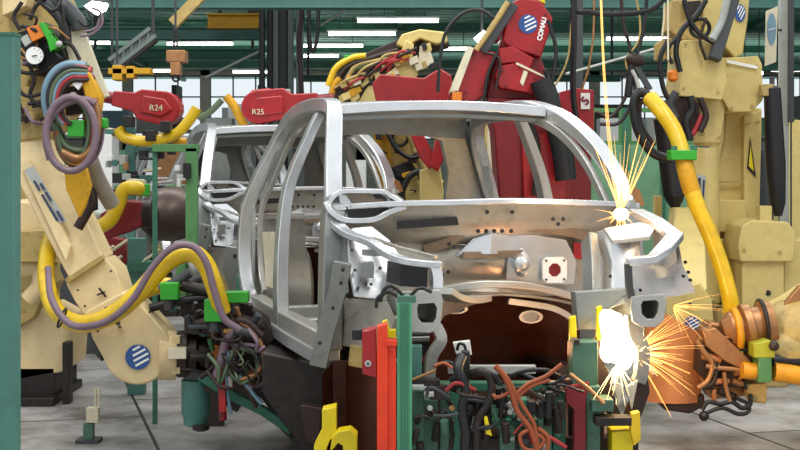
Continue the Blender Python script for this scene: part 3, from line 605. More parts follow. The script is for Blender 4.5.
MB().pbox(186,372,206,380,8.05,.2).done('mount_plate','greyd',t,.004)
# little green marker stand on the floor
x = P(89,0,8.6).x
t = T('marker_stand', 'low green post with two cream pins on the floor below the left robot', 'marker', (x,8.6,0))
z1 = P(0,423,8.6).z
MB().box((x,8.6,z1/2),(.06,.06,z1)).done('post_tube','gfix',t,.004)
MB().pbox(86,408,98,423,8.56,.06).done('cap_block','pale',t,.004)
for px in (95.5,99): MB().cyl(P(px,388,8.58),P(px,408,8.58),.008,n=8).done('pin','pale',t)
MB().box((x,8.6,.01),(.14,.14,.02)).done('foot_plate','greyd',t)

# ================= PNEUMATIC UNIT upper left
t = T('pressure_gauge', 'round white dial gauge on the black valve block at the upper left robot', 'gauge', P(34,56,8.1))
MB().cyl(P(34.5,55.5,8.10),P(34.5,55.5,8.22),9.5/F*8.1,n=30).done('case','greyd',t,.004)
dl = MB().cyl(P(34.5,55.5,8.085),P(34.5,55.5,8.10),8.6/F*8.1,n=30).done('dial','white',t)
MB().sweep([P(32,56,8.08),P(37,55.5,8.08)],.006,.004,BK).done('needle','black',dl)
for k in range(9):
    a = math.radians(-45+k*33.75); MB().sweep([P(34.5+6.2*math.cos(a),55.5-6.2*math.sin(a),8.082),P(34.5+7.6*math.cos(a),55.5-7.6*math.sin(a),8.082)],.003,.003,BK).done('tick','black',dl)
t = T('valve_block', 'black pneumatic valve block with orange and green covers beside the dial gauge', 'valve', P(40,50,8.3))
MB().px([(14,34),(46,22),(60,40),(66,58),(44,70),(24,66)],8.25,.18).done('body','black',t,.01)
MB().px([(26,28),(40,24),(45,36),(32,42)],8.15,.12).done('orange_cover','orng',t,.006)
MB().px([(38,23),(43,22),(60,46),(50,52),(47,40)],8.14,.13).done('green_cover','gbright',t,.006) 
MB().px([(20,38),(27,34),(32,42),(25,47)],8.16,.1).done('grey_cap','greyl',t,.004)
MB().px([(12,44),(16,42),(17,48),(13,49)],8.15,.05).done('white_plug','white',t,.004)
MB().ball(P(59,44,8.12),.02).done('silver_plug','greyl',t)
for pts in ([(8,60),(22,72),(40,72),(54,66)],[(30,66),(34,80),(30,96),(40,106)],[(50,70),(56,86),(44,100),(28,104)],[(14,70),(18,88),(28,96),(50,92)],[(64,42),(72,46),(80,60)],[(30,20),(36,6),(50,-4)],[(60,50),(64,30),(62,10),(56,-6)],[(20,30),(14,16),(22,2)]):
    hose('air_line',[(x,y,8.2) for x,y in pts],.012,'dark',t)
hose('grey_conduit',[(36,-6,8.3),(52,8,8.3),(64,24,8.3),(66,44,8.3)],.035,'greyd',t)
hose('grey_conduit',[(48,-6,8.35),(66,8,8.3),(78,22,8.3),(80,30,8.3)],.05,'greyd',t)
for pts,m in (([(80,36),(92,34),(102,24),(100,12),(92,8)],'mauve'),([(84,32),(96,28),(100,18)],'mauve'),([(78,20),(86,26),(92,20),(88,12)],'black')):
    hose('thin_cable',[(x,y,8.2) for x,y in pts],.008,m,t)
random.seed(41)
for i in range(18):
    x=random.uniform(2,58); y=random.uniform(62,128); w_=random.uniform(4,12); h_=random.uniform(3,9)
    MB().px([(x,y),(x+w_,y+random.uniform(-3,3)),(x+w_-1,y+h_),(x+1,y+h_)],8.38+random.random()*.1,.12).done('fitting',random.choice(['dark','creamd','black','dark2','creamd','pale','greyd']),t,.008)
for i in range(16):
    x=random.uniform(-4,50); y=random.uniform(-4,116)
    hose('air_line',[(x,y,8.2),(x+random.uniform(6,16),y+random.uniform(-8,14),8.15),(x+random.uniform(10,30),y+random.uniform(-14,20),8.2)],random.uniform(.006,.012),random.choice(['dark','black','dark2','mauve','brownl']),t)
# coil of hoses
t = T('hose_coil', 'tangled coil of mauve, red and blue-grey hoses hanging at the upper left arm', 'hose coil', P(70,120,7.9))
def arc(cx,cy,rx,ry,a0,a1,d,n=10): return [(cx+rx*math.cos(math.radians(a0+(a1-a0)*i/n)), cy-ry*math.sin(math.radians(a0+(a1-a0)*i/n)), d) for i in range(n+1)]
hose('blue_hose', [(86,66,7.95)]+arc(72,98,27,34,80,215,7.95), .024,'blueh',t,3)
hose('blue_hose', [(88,68,7.93)]+arc(74,98,24,31,80,225,7.98), .02,'greenh',t,3)
hose('red_hose', [(92,72,7.9)]+arc(78,98,24,28,70,230,7.9), .032,'redh',t,3)
hose('red_hose', [(92,76,7.92)]+arc(79,100,20,24,75,210,7.92), .018,'redd',t,3)
for q,(m_,r_) in enumerate((('black',.012),('greenh',.014),('blueh',.012),('redh',.012),('dark2',.014))):
    hose('thin_hose', [(90+q,70+2*q,7.9)]+arc(74+q,99+q,26-2*q,32-2.2*q,78,225+6*q,7.84), r_, m_, t,3)
for q,(m_,r_) in enumerate((('greenh',.012),('copper',.012),('ygold',.010),('black',.012),('mauve',.010))):
    hose('thin_hose', arc(73+q*1.5,130,16+2*q,30+2*q,-170-8*q,70,7.86+.01*q), r_, m_, t,3)
hose('mauve_hose', arc(71,134,25,37,-100,262,7.78,22), .021,'mauve',t,2)
hose('mauve_hose', [(95,104,7.8),(88,100,7.8),(76,100,7.8),(62,106,7.8),(50,120,7.8),(46,140,7.8),(50,160,7.8)], .02,'mauve',t)
hose('brown_hose', [(94,98,7.85),(98,120,7.85),(94,145,7.85),(80,158,7.85),(62,152,7.85)], .022,'brownl',t)
hose('green_hose', [(98,110,7.88),(97,135,7.88),(84,150,7.88),(66,146,7.88),(56,128,7.88),(54,110,7.88)], .018,'greenh',t)
hose('dark_hose', [(60,70,8.0),(52,92,8.0),(54,120,8.0),(64,140,8.0)], .022,'black',t)
hose('copper_hose', [(86,116,7.9),(92,134,7.9),(88,150,7.9),(74,156,7.9)], .018,'copper',t)
MB().px([(78,72),(90,72),(102,96),(98,122),(88,118),(84,92)],7.86,.08).done('yellow_sleeve','ygold',t,.015)
MB().pbox(67,120,84,137,7.84,.1).done('green_connector','gbright',t,.012)
MB().pbox(92,118,106,128,7.86,.08).done('green_connector','gbright',t,.012)
MB().pbox(64,154,80,165,7.9,.08).done('green_connector','gbright',t,.012)
MB().px([(72,74),(79,73),(82,84),(78,90),(72,84)],7.84,.03).done('white_tag','white',t,.003)
gg = MB().cyl(P(73,97,7.86),P(73,97,7.92),.032,n=20).done('small_gauge','greyd',t)
MB().cyl(P(73,97,7.85),P(73,97,7.86),.026,n=20).done('dial','pale',gg)
MB().px([(62,86),(84,86),(88,112),(66,116)],8.02,.1).done('backing_bracket','dark2',t,.01)
MB().px([(63,166),(86,166),(91,186),(85,206),(79,218),(66,190)],8.12,.05).done('yellow_wrap','ygold',t,.015)
hose('grey_duct', [(90,160,8.2),(98,180,8.3),(112,205,8.4)], .05,'duct',t)
hose('dark_duct', [(88,180,8.3),(92,200,8.3),(86,214,8.3),(78,228,8.3)], .03,'dark2',t)

# ================= red gun + bronze dome behind, left middle
t = T('welding_gun', 'dark red welding gun with yellow hose in front of the bronze dome', 'welding gun', P(125,220,9.6))
MB().px([(96,232),(100,214),(124,200),(142,202),(142,226),(124,234),(104,240)],9.6,.25).done('body','redd',t,.02)
hose('yellow_sleeve',[(98,228,9.45),(110,220,9.45),(118,205,9.45),(124,190,9.45),(136,188,9.45),(142,190,9.5)],.05,'yel',t)
MB().pbox(136,184,148,196,9.45,.1).done('clamp','gbright',t,.01)
MB().pbox(120,190,135,195,9.7,.1).done('black_block','black',t,.01)
MB().lathm(P(138,214,9.7),P(152,214,9.7),[(0,.08),(.02,.10),(.1,.10),(.12,.06)],18).done('coupling','dark',t)
t = T('motor_housing', 'big dark bronze dome shaped housing left of the green frame', 'housing', P(170,215,9.9))
MB().lathm(P(148,216,9.9),P(190,212,10.2),[(0,.05),(.0,.12),(.04,.15),(.10,.185),(.2,.20),(.30,.19),(.34,.15),(.36,.05)],28).done('dome','drum',t)
MB().torus(P(152,216,9.9),.13,.02,(1,0,0)).done('rim','dark',t)
# green frame
t = T('gantry', 'dull green square-tube frame standing between the bronze dome and second car body', 'frame', (P(191,0,9.2).x,9.2,0))
x=P(192,0,9.2).x; z=P(0,148,9.2).z
MB().box((x,9.2,z/2),(.075,.075,z)).done('upright','gframe',t,.004)
MB().box(((P(153,0,9.2).x+P(199,0,9.2).x)/2,9.2,z-.0),(P(199,0,9.2).x-P(153,0,9.2).x,.075,.05)).done('top_rail','gframe',t,.004)
MB().box((P(155,0,9.2).x,9.2,z/2),(.03,.03,z)).done('rear_upright','gdk',t,.004)
MB().pbox(183,163,190,178,9.12,.05).done('switch_box','black',t,.004)

# ================= RED ARMS in the background
def red_arm(lab, pts_axis, d, txt, tc, yoff, flip=1):
    (x0,y0),(x1,y1) = pts_axis
    t = T('red_robot', lab, 'robot arm', P((x0+x1)/2,(y0+y1)/2,d), 'red robot arms in the background')
    u = (P(x1,y1,d)-P(x0,y0,d)); L_ = u.length; uu = u.normalized(); nn = Vector((-uu.z,0,uu.x))
    r0, r1 = 7.5/F*d, 17/F*d
    a = P(x0,y0,d); b = P(x1,y1,d); pts = []
    for k in range(9): an = math.pi/2-math.pi*k/8; pts.append(b+(uu*math.cos(an)+nn*math.sin(an))*r1)
    for k in range(5): an = -math.pi/2-math.pi*k/4*0; pass
    pts += [a+uu*.55*L_-nn*r1*.95, a+uu*.42*L_-nn*r0*1.2, a-nn*r0, a+nn*r0, a+uu*.40*L_+nn*r0*1.3, a+uu*.52*L_+nn*r1*.85]
    MB().prism(pts,(0,.24,0)).done('forearm','red',t,.03)
    MB().prism([a+uu*.58*L_+nn*r1*.5+Vector((0,-.03,0)), b+nn*r1*.55+Vector((0,-.03,0)), b+uu*r1*.6+Vector((0,-.03,0)), b-nn*r1*.55+Vector((0,-.03,0)), a+uu*.58*L_-nn*r1*.5+Vector((0,-.03,0))],(0,.05,0)).done('side_cover','red',t,.02)
    MB().cyl(a-uu*.14+Vector((0,.1,0)), a+uu*.05+Vector((0,.1,0)), r0*.8, n=18).done('wrist','redd',t,.01)
    text('number', txt, P(tc[0],tc[1],d-.036), .07, 'pale', t, bold=.0)
    return t
red_arm('red robot arm pointing right above the yellow hose on the left', ((112,98),(163,108)), 11.5, 'R24', (156,108), 0)
red_arm('red robot arm reaching left from the grey column', ((318,100),(258,107)), 12.5, 'R25', (258,112), 0)
# arm 2 extra: second knuckle
t = T('red_robot', 'small red robot head resting above the second red arm', 'robot arm', P(262,96,13.0))
MB().px([(244,98),(252,90),(268,88),(286,92),(290,100),(270,104),(250,106)],12.85,.2).done('head','red',t,.02)
MB().pbox(282,89,290,96,12.75,.1).done('white_cap','greyl',t,.01)
t = T('cable_hose', 'yellow hose sagging below the left red robot arm', 'hose', P(160,140,11.2))
hose('sleeve',[(118,128,11.2),(124,137,11.2),(140,141,11.2),(158,140,11.2),(176,134,11.2),(188,122,11.2),(197,108,11.2)],.045,'yel',t)
hose('sleeve',[(172,136,11.3),(180,142,11.3),(186,143,11.3)],.04,'ygold',t)
for x,y in ((127,122),(150,136),(165,127)): MB().pbox(x-5,y-6,x+5,y+5,11.1,.15).done('hose_clamp','black',t,.01)
t = T('cable_hose', 'yellow brown hose hanging left of the second red robot arm', 'hose', P(238,112,13))
hose('sleeve',[(226,96,13),(234,106,13),(240,118,13),(246,128,13)],.04,'ygold',t)
hose('branch',[(222,100,13),(210,112,13),(198,118,13)],.03,'greenh',t)
# ================= CENTRE YELLOW ROBOT (behind the roof)
t = T('welding_robot', 'cream yellow robot with yoke and cables rising behind the car roof', 'robot', P(405,300,13))
d=13.0
MB().px([(336,84),(352,60),(372,50),(420,30),(446,34),(450,46),(430,52),(404,70),(400,84),(380,96),(350,104),(334,100)],d,.3).done('arm_core','dark2',t,.03)
MB().px([(396,44),(402,34),(420,29),(446,32),(448,42),(436,44),(420,38),(404,48)],d-.2,.3).done('yoke','cream',t,.02)
MB().px([(400,54),(406,40),(414,44),(412,60),(420,66),(416,80),(406,84),(396,72)],d-.25,.2).done('yoke_bracket','cream',t,.012)
MB().px([(380,78),(398,66),(404,78),(390,92),(376,96),(366,88)],d-.2,.25).done('gear_case','cream',t,.02)
MB().px([(420,46),(428,44),(434,62),(426,68),(418,64)],d-.3,.1).done('side_plate','pale',t,.006)
MB().lathm(P(378,102,d-.3),P(378,102,d+.1),[(0,.05),(.02,.15),(.05,.18),(.3,.18)],26).done('wrist_dome','cream',t)
MB().px([(356,76),(366,72),(370,82),(362,88)],d-.3,.1).px([(348,92),(358,88),(360,98),(352,104)],d-.3,.1).done('lug','cream',t,.01)
MB().px([(330,72),(336,70),(338,80),(332,82)],d-.25,.05).done('silver_cap','greyl',t,.01)
for pts,m,r in (([(328,86),(336,68),(352,58),(366,56)],'yel',.03),([(340,96),(346,76),(362,62),(390,52)],'black',.02),([(334,90),(346,68),(372,58),(398,50)],'dark2',.025),([(352,70),(372,62),(396,54)],'greenh',.02),
    ([(344,84),(356,66),(380,60),(402,58)],'creamd',.025),([(358,98),(372,78),(392,66)],'black',.018),([(330,100),(334,86),(340,78)],'ygold',.03)): hose('cable',[(x,y,d-.28) for x,y in pts],r,m,t)
MB().pbox(344,55,356,60,d-.3,.06).done('green_clip','gbright',t,.01)
random.seed(21)
for i in range(30):
    k=random.random(); x=336+k*104; y=92-k*44+random.uniform(-14,12); w_=random.uniform(3,9); h_=random.uniform(3,8)
    MB().px([(x,y),(x+w_,y-w_*.4),(x+w_+2,y+h_-w_*.4),(x+2,y+h_)],d-.3-random.random()*.06,.08).done('fitting',random.choice(['cream','cream','creamd','pale','dark2','black','ygold']),t,.006)
for i in range(12):
    k=random.random()*.75; x=332+k*100; y=90-k*46
    hose('thin_cable',[(x,y+random.uniform(-4,8),d-.32),(x+12,y-10+random.uniform(-6,6),d-.36),(x+28,y-16+random.uniform(-4,8),d-.32)],.012,random.choice(['black','dark2','greenh','creamd','redh']),t)
# lower part seen through windscreen
MB().px([(374,122),(384,112),(396,118),(412,140),(432,168),(440,200),(430,290),(380,290),(378,200),(374,160)],d+.1,.5).done('lower_arm','creamd',t,.03)
hose('yellow_sleeve',[(372,118,d),(380,132,d),(384,160,d),(384,200,d)],.07,'ygold',t)
hose('yellow_sleeve',[(392,120,d-.1),(412,136,d-.1),(420,160,d-.1),(440,185,d-.1)],.05,'cream',t)
MB().px([(404,180),(422,176),(430,190),(428,204),(406,206)],d-.1,.2).done('hand_block','cream',t,.02)
MB().torus(P(400,138,d-.1),.07,.015).done('ring_bracket','black',t)
MB().px([(390,168),(410,160),(418,172),(404,182),(396,200),(390,196)],d-.12,.1).done('black_claw','black',t,.02)
MB().lathm(P(392,160,d+.2),P(392,160,d+.3),[(0,.12),(.2,.15)],20).done('joint','cream',t)
zb=P(0,288,d).z; MB().box((P(406,0,d).x,d+.4,zb/2),(.5,.5,zb)).done('pedestal','creamd',t,.03)
for i in range(22):
    x=random.uniform(372,432); y=random.uniform(118,200); w_=random.uniform(4,12); h_=random.uniform(3,9)
    MB().px([(x,y),(x+w_,y+random.uniform(-4,4)),(x+w_-1,y+h_),(x+1,y+h_)],d-.2-random.random()*.08,.1).done('fitting',random.choice(['cream','creamd','black','dark2','cream','ygold','dark']),t,.008)
hose('cable',[(384,126,d-.3),(396,148,d-.3),(412,158,d-.3),(430,150,d-.3)],.02,'black',t)
hose('cable',[(400,196,d-.3),(410,176,d-.3),(426,172,d-.3),(436,188,d-.3)],.03,'black',t)
# red V + arm seen through the windscreen
t = T('red_robot', 'red V-shaped robot links visible through the windscreen opening', 'robot', P(440,200,11.6))
MB().px([(404,118),(414,114),(430,148),(438,160),(430,170),(420,158)],11.5,.25).px([(430,166),(440,120),(462,116),(464,124),(448,150),(438,172)],11.4,.25).px([(372,84),(380,74),(424,78),(440,68),(452,76),(452,104),(440,130),(404,132),(378,110)],11.7,.4).done('links','red',t,.03)
MB().px([(420,170),(440,165),(446,205),(442,300),(420,300)],11.8,.4).done('lower_link','cream',t,.03)
zb=P(0,298,11.8).z; MB().box((P(431,0,11.8).x,12.0,zb/2),(.4,.5,zb)).done('pedestal','redd',t,.02)
t = T('red_robot', 'dark red slanting arm with white characters seen just left of the wide grey rear pillar', 'robot arm', P(455,180,10.4))
MB().px([(448,196),(458,164),(464,148),(472,152),(474,170),(466,202),(452,210)],10.5,.2).done('forearm','red',t,.02)
text('number','R26',P(464,182,10.48),.12,'white',t,rot=(math.pi/2,-1.2,0),bold=.006)
MB().box((P(460,0,10.6).x,10.65,P(0,205,10.6).z/2),(.1,.15,P(0,205,10.6).z)).done('stand','redd',t)

# ================= LARGE RED ROBOT
d=9.6
t = T('red_welding_robot', 'large red robot with a round blue badge leaning left behind the roof of the car', 'robot', (P(545,0,d).x,d+.2,0))
MB().prism([P(510,3,d),P(522,-2,d),P(540,0,d),P(553,18,d),P(550,30,d),P(541,58,d),P(508,47,d),P(502,40,d)],(0,.45,0)).done('upper_housing','red',t,.03)
MB().prism([P(508,8,d-.05),P(512,4,d-.05),P(500,40,d-.05),P(494,40,d-.05)],(0,.3,0)).done('edge_cover','redd',t,.01)
logo(P(528,24,d-.002), 9.5/F*d, t, tilt=-.45)
text('lettering','COMAU',P(542,29,d-.004),.044,'white',t,rot=(math.pi/2,-1.35,0),bold=.002)
MB().sweep([P(482,52,d-.05),P(514,4,d-.05)],.07,.07,BK).done('conduit','greyd',t,.01)
hose('conduit',[(476,50,d-.1),(490,30,d-.1),(508,2,d-.1)],.02,'creamd',t)
MB().px([(472,48),(496,52),(484,96),(470,106),(448,98),(455,80)],d-.05,.4).done('left_housing','red',t,.02)
MB().px([(455,78),(468,46),(474,48),(458,92),(450,92)],d-.12,.35).done('grey_side_plate','pale',t,.006)
MB().px([(500,46),(541,58),(547,74),(552,90),(548,112),(500,112),(486,98),(492,70)],d+.05,.45).done('shoulder','redd',t,.03)
MB().px([(499,66),(520,62),(545,76),(546,82),(535,94),(500,88),(495,76)],d-.1,.3).done('shelf_cover','red',t,.012)
MB().px([(499,48),(512,46),(534,58),(530,68),(518,62),(500,64)],d-.03,.2).done('bracket','red',t,.01)
MB().prism([P(516,62,d-.12),P(545,76,d-.12),P(545,78,d-.12),P(516,64.5,d-.12)],(0,-.01,0)).done('trim_edge','pale',t)
MB().px([(524,70),(528,72),(523,86),(520,82)],d-.12,.02).done('white_marking','pale',t)
MB().prism([P(484,98,d),P(552,98,d),P(568,130,d),P(572,210,d),P(572,320,d),P(500,320,d),P(500,210,d),P(494,130,d)],(0,.5,0)).done('column_body','redd',t,.03)
MB().px([(522,135),(566,132),(566,200),(524,204)],d-.06,.08).done('column_cover','red',t,.01)
for pts,r,m in (([(545,70),(556,96),(560,120),(572,150)],.02,'dark'),([(498,50),(488,74),(484,98)],.012,'black'),([(484,52),(500,60),(496,90)],.01,'dark2'),([(548,20),(556,50),(552,84)],.014,'black'),([(530,120),(538,150),(534,196)],.02,'dark')): hose('cable',[(x,y,d-.14) for x,y in pts],r,m,t)
dots('bolt',[P(x,y,d-.11) for x,y in ((503,70),(520,67),(536,77),(506,86),(530,90))],.012,.012,'redd',t)
dots('bolt',[P(x,y,d-.01) for x,y in ((515,10),(546,14),(510,44),(536,54))],.010,.010,'redd',t)
dots('bolt',[P(x,y,d-.06) for x,y in ((474,54),(490,58),(466,92),(482,88))],.010,.010,'redd',t)
zb=P(0,318,d).z; MB().box((P(536,0,d).x,d+.3,zb/2),(.7,.7,zb)).done('pedestal','redd',t,.03)
hose('piston',[(540,80,d-.2),(552,112,d-.2),(562,150,d-.2),(566,180,d-.2)],.075,'black',t)
hose('hanging_cable',[(438,92,d-.1),(440,60,d-.1),(446,32,d-.1),(462,14,d-.1),(480,10,d-.1),(494,18,d-.1)],.012,'black',t)
hose('hanging_cable',[(454,92,d-.1),(462,104,d-.1),(478,104,d-.1),(486,98,d-.1)],.03,'dark2',t)
MB().pbox(452,92,462,102,d-.15,.1).done('orange_connector','orng',t,.01)
MB().px([(524,-12),(540,-12),(546,4),(536,0),(524,0)],d+.05,.1).done('yellow_cap','yb',t,.01)
MB().pbox(477,27,486,40,d+.4,.08).done('work_lamp',GLASSY,t,.01) if False else None
t = T('red_cabinet', 'red box with a white marked plate between the large red robot and the slim column', 'cabinet', (P(580,0,10.6).x,10.6,0))
MB().px([(560,92),(575,88),(594,90),(594,138),(588,146),(560,140)],10.6,.35).done('body','red',t,.01)
MB().pbox(581,93,590,109,10.56,.03).done('sign_plate','white',t)
text('number','5',P(585.5,101,10.555),.09,'redd',t,rot=(math.pi/2,-.9,0),bold=.003)
zb=P(0,142,10.6).z; MB().box((P(577,0,10.7).x,10.75,zb/2),(.2,.2,zb)).done('stand','redd',t)
t = T('work_lamp', 'small bright lamp left of the large red robot', 'lamp', P(481,34,12.4))
MB().px([(474,38),(484,30),(487,34),(478,42)],12.4,.06).done('diffuser',GLASSY,t,.005)
MB().cyl(P(482,32,12.45),Vector((P(482,32,12.45).x,12.45,6.56)),.012,n=6).done('hanger','greyd',t)

# ================= LARGE YELLOW ROBOT (right)
d=11.0
t = T('welding_robot', 'tall cream yellow robot standing on the right with a warning triangle on its column', 'robot', (P(725,0,d).x,d+.3,0))
MB().px([(704,-8),(750,-8),(748,20),(743,54),(735,58),(724,46),(706,40),(702,20)],d+.05,.4).done('head','cream',t,.02)
logo(P(740,13,d+.04), 9/F*d, t, sx=.6, tilt=-.9)
MB().px([(683,40),(717,40),(722,60),(728,80),(722,100),(680,96),(679,88)],d-.35,.55).done('front_box','cream',t,.012)
MB().px([(717,40),(723,58),(758,56),(762,64),(763,100),(752,112),(730,112),(722,98),(726,78)],d-.15,.5).done('drum_box','cream',t,.03)
MB().prism([P(727,60,d-.17),P(757,66,d-.17),P(757,69,d-.17),P(727,63,d-.17)],(0,-.01,0)).done('light_trim','white',t)
MB().px([(700,84),(728,84),(724,120),(722,134),(716,142),(704,138),(700,110)],d-.1,.4).done('neck','cream',t,.02)
MB().px([(656,44),(664,38),(672,38),(672,54),(662,62),(656,60)],d-.1,.1).px([(672,0),(706,0),(704,40),(684,40),(668,30)],d+.1,.3).done('upper_bracket','creamd',t,.01)
MB().sweep([P(714,60,d-.45),P(735,-8,d-.35)],.09,.09,BK).done('conduit','greyd',t,.012)
hose('conduit',[(712,40,d-.5),(722,20,d-.45),(728,-6,d-.45)],.03,'greyl',t)
MB().torus(P(700,28,d-.3),.07,.016,(.2,1,0)).done('cable_loop','black',t)
hose('cable',[(680,72,d-.4),(676,50,d-.4),(682,30,d-.4),(696,16,d-.4),(706,0,d-.4)],.022,'black',t)
hose('cable',[(672,64,d-.4),(668,50,d-.4),(678,36,d-.4)],.015,'black',t)
MB().lathm(P(673,70,d-.4),P(673,86,d-.4),[(0,.02),(.02,.04),(.07,.04),(.09,.02)],14).done('orange_connector','orng',t)
MB().lathm(P(707,136,d),P(707,148,d),[(0,.08),(.005,.105),(.05,.11),(.08,.09)],24).done('collar','cream',t)
MB().px([(666,100),(684,96),(700,104),(700,122),(690,138),(676,140),(664,122)],d-.3,.2).done('wrist_block','dark2',t,.02)
hose('red_hose',[(672,112,d-.4),(680,135,d-.4),(692,135,d-.4),(702,115,d-.4)],.02,'redh',t)
MB().lathm(P(706,148,d),P(697,335,d),[(0,.085),(.02,.095),(.5,.13),(1.2,.17),(1.25,.10)],26).done('lower_cone','cream',t)
MB().prism([P(720,205,d-.1),P(716,205,d-.1),P(708,170,d-.17),P(712,170,d-.17)],(0,.02,0)).done('dark_label','navy',t) if False else None
pl_ = MB().px([(697,174),(706,176),(704,206),(696,206)],d-.15,.02).done('label_plate','greyl',t)
MB().px([(698,178),(701,178),(700,204),(697.5,204)],d-.155,.01).done('lettering','navy',pl_)
MB().px([(703,180),(705,180),(703.5,204),(702,204)],d-.155,.01).done('lettering','navy',pl_)
MB().px([(726,108),(762,108),(758,140),(756,240),(748,246),(712,240),(716,180),(724,140)],d+.25,.5).done('column','cream',t,.02)
MB().px([(744,116),(762,110),(759,236),(744,240)],d+.15,.2).done('column_side','cream',t,.012)
MB().ring([P(x,y,d+.14) for x,y in ((750,136),(756,178),(747,168))],[P(x,y,d+.14) for x,y in ((750.5,143),(754,172),(748.6,166))],(0,-.006,0)).done('warning_triangle','black',t)
MB().px([(750.5,143),(754,172),(748.6,166)],d+.138,.003).done('triangle_field','yb',t)
MB().prism([P(716,181,d+.2),P(744,181,d+.2),P(744,183,d+.2),P(716,183,d+.2)],(0,-.03,0)).done('panel_seam','creamd',t)
MB().prism([P(712,200,d+.1),P(746,200,d+.1),P(746,232,d+.1),P(710,232,d+.1)],(0,.2,0)).done('lower_panel','cream',t,.012)
MB().px([(706,240),(752,236),(752,272),(706,276)],d+.1,.5).done('waist','cream',t,.02)
MB().px([(704,272),(742,268),(746,310),(704,314)],d+.3,.3).done('dark_recess','dark',t,.01)
MB().px([(664,250),(706,250),(706,330),(664,330)],d+.35,.4).px([(700,308),(752,308),(752,345),(700,345)],d-.0,.7).done('base_block','cream',t,.02)
zb=P(0,330,d).z; MB().box((P(718,0,d).x,d+.4,zb/2),(.55,.75,zb)).done('pedestal','creamd',t,.02)
MB().pbox(655,196,662,226,d+.3,.1).done('slat','cream',t,.006)
MB().prism([P(664,298,9.6),P(676,290,9.6),P(700,282,9.6),P(712,300,9.6),P(714,326,9.6),P(702,342,9.6),P(668,340,9.6)],(0,.3,0)).done('joint_housing','cream',t,.03)
logo(P(692,324,9.594),8/F*9.6,t)
dots('screw',[P(x,y,9.595) for x,y in ((690,305),(701,330))],.016,.01,'greyd',t)
MB().prism([P(676,208,10.6),P(704,208,10.6),P(708,290,9.75),P(666,296,9.75)],(0,.25,0)).done('lower_arm','cream',t,.02)
MB().prism([P(704,300,9.75),P(716,300,9.75),P(720,330,10.9),P(704,336,10.9)],(0,.2,0)).done('link_rod','creamd',t,.02)
dots('bolt',[P(x,y,d-.36) for x,y in ((686,44),(714,44),(684,88),(718,92))],.010,.010,'creamd',t)
dots('bolt',[P(x,y,d-.16) for x,y in ((729,64),(756,66),(732,108),(752,106))],.012,.012,'creamd',t)
dots('bolt',[P(x,y,d+.14) for x,y in ((748,124),(758,122),(748,230),(756,228))],.012,.012,'creamd',t)
for pts,r,m in (([(690,96),(692,110),(686,124),(690,140)],.03,'black'),([(700,98),(706,116),(700,132)],.025,'dark2'),([(684,0),(690,20),(700,34),(716,44)],.02,'black'),([(706,18),(700,40),(706,60)],.012,'dark2'),([(676,92),(670,104),(676,118)],.03,'greyd'),([(668,40),(660,60),(664,90),(676,110)],.02,'black')): hose('cable',[(x,y,d-.42) for x,y in pts],r,m,t)
MB().px([(684,2),(700,0),(704,10),(690,16)],d+.0,.1).done('dark_cap','dark',t,.008)
# pistons
hose('piston',[(664,118,d-.2),(668,150,d-.2),(672,180,d-.2),(674,196,d-.2)],.085,'black',t)
MB().lathm(P(674,192,d-.2),P(676,216,d-.2),[(0,.085),(.06,.07),(.12,.035),(.16,.02)],14).done('piston_tip','black',t)
t = T('gas_spring', 'long black piston between the yellow robot column and the right grey posts', 'piston', (P(774,0,9.5).x,10.75,0))
MB().lathm(P(772,86,10.75),P(779,232,10.75),[(0,.03),(.02,.065),(.6,.075),(.9,.06),(1.0,.03)],20).done('cylinder','black',t)
MB().cyl(P(779,228,10.75),Vector((P(779,0,10.75).x,10.75,0)),.025,n=10).done('rod','greyd',t)
MB().cyl(P(772,90,10.75),P(772,76,10.75),.02,n=10).done('upper_rod','greyd',t)
MB().pbox(762,84,774,96,10.7,.1).done('bracket','creamd',t,.01)
# yellow hose
t = T('cable_hose', 'long thick yellow hose hanging down in front of the tall right robot', 'hose', P(725,330,8.6))
hose('sleeve',[(650,98,8.9),(662,112,8.8),(674,130,8.75),(681,150,8.7),(687,175,8.65),(697,205,8.6),(712,240,8.6),(724,275,8.6),(731,308,8.6),(728,340,8.7)],lambda k:.052,'yel',t)
hose('worn_section',[(683.5,158,8.66),(687,175,8.63),(692,192,8.62)],.056,'ygold',t)
MB().pbox(671,150,697,160,8.58,.14).done('clamp','gbright',t,.01)
for x in (674,694): MB().cyl(P(x,150,8.6),P(x,146,8.6),.02,n=8).done('clamp_bolt','gdk',t)
t = T('cable_loop', 'black cable loop hanging left of the yellow hose on the right robot', 'cable', P(645,130,8.9))
hose('outer_cable',[(652,98,8.95),(640,92,8.95),(634,104,8.95),(638,130,8.95),(652,152,8.95),(672,160,8.95)],.03,'black',t)
hose('inner_cable',[(650,104,8.98),(640,102,8.98),(640,124,8.98),(654,146,8.98)],.02,'dark2',t)
hose('hose_tail',[(640,92,8.95),(636,78,8.95),(632,70,8.95)],.012,'greyl',t)

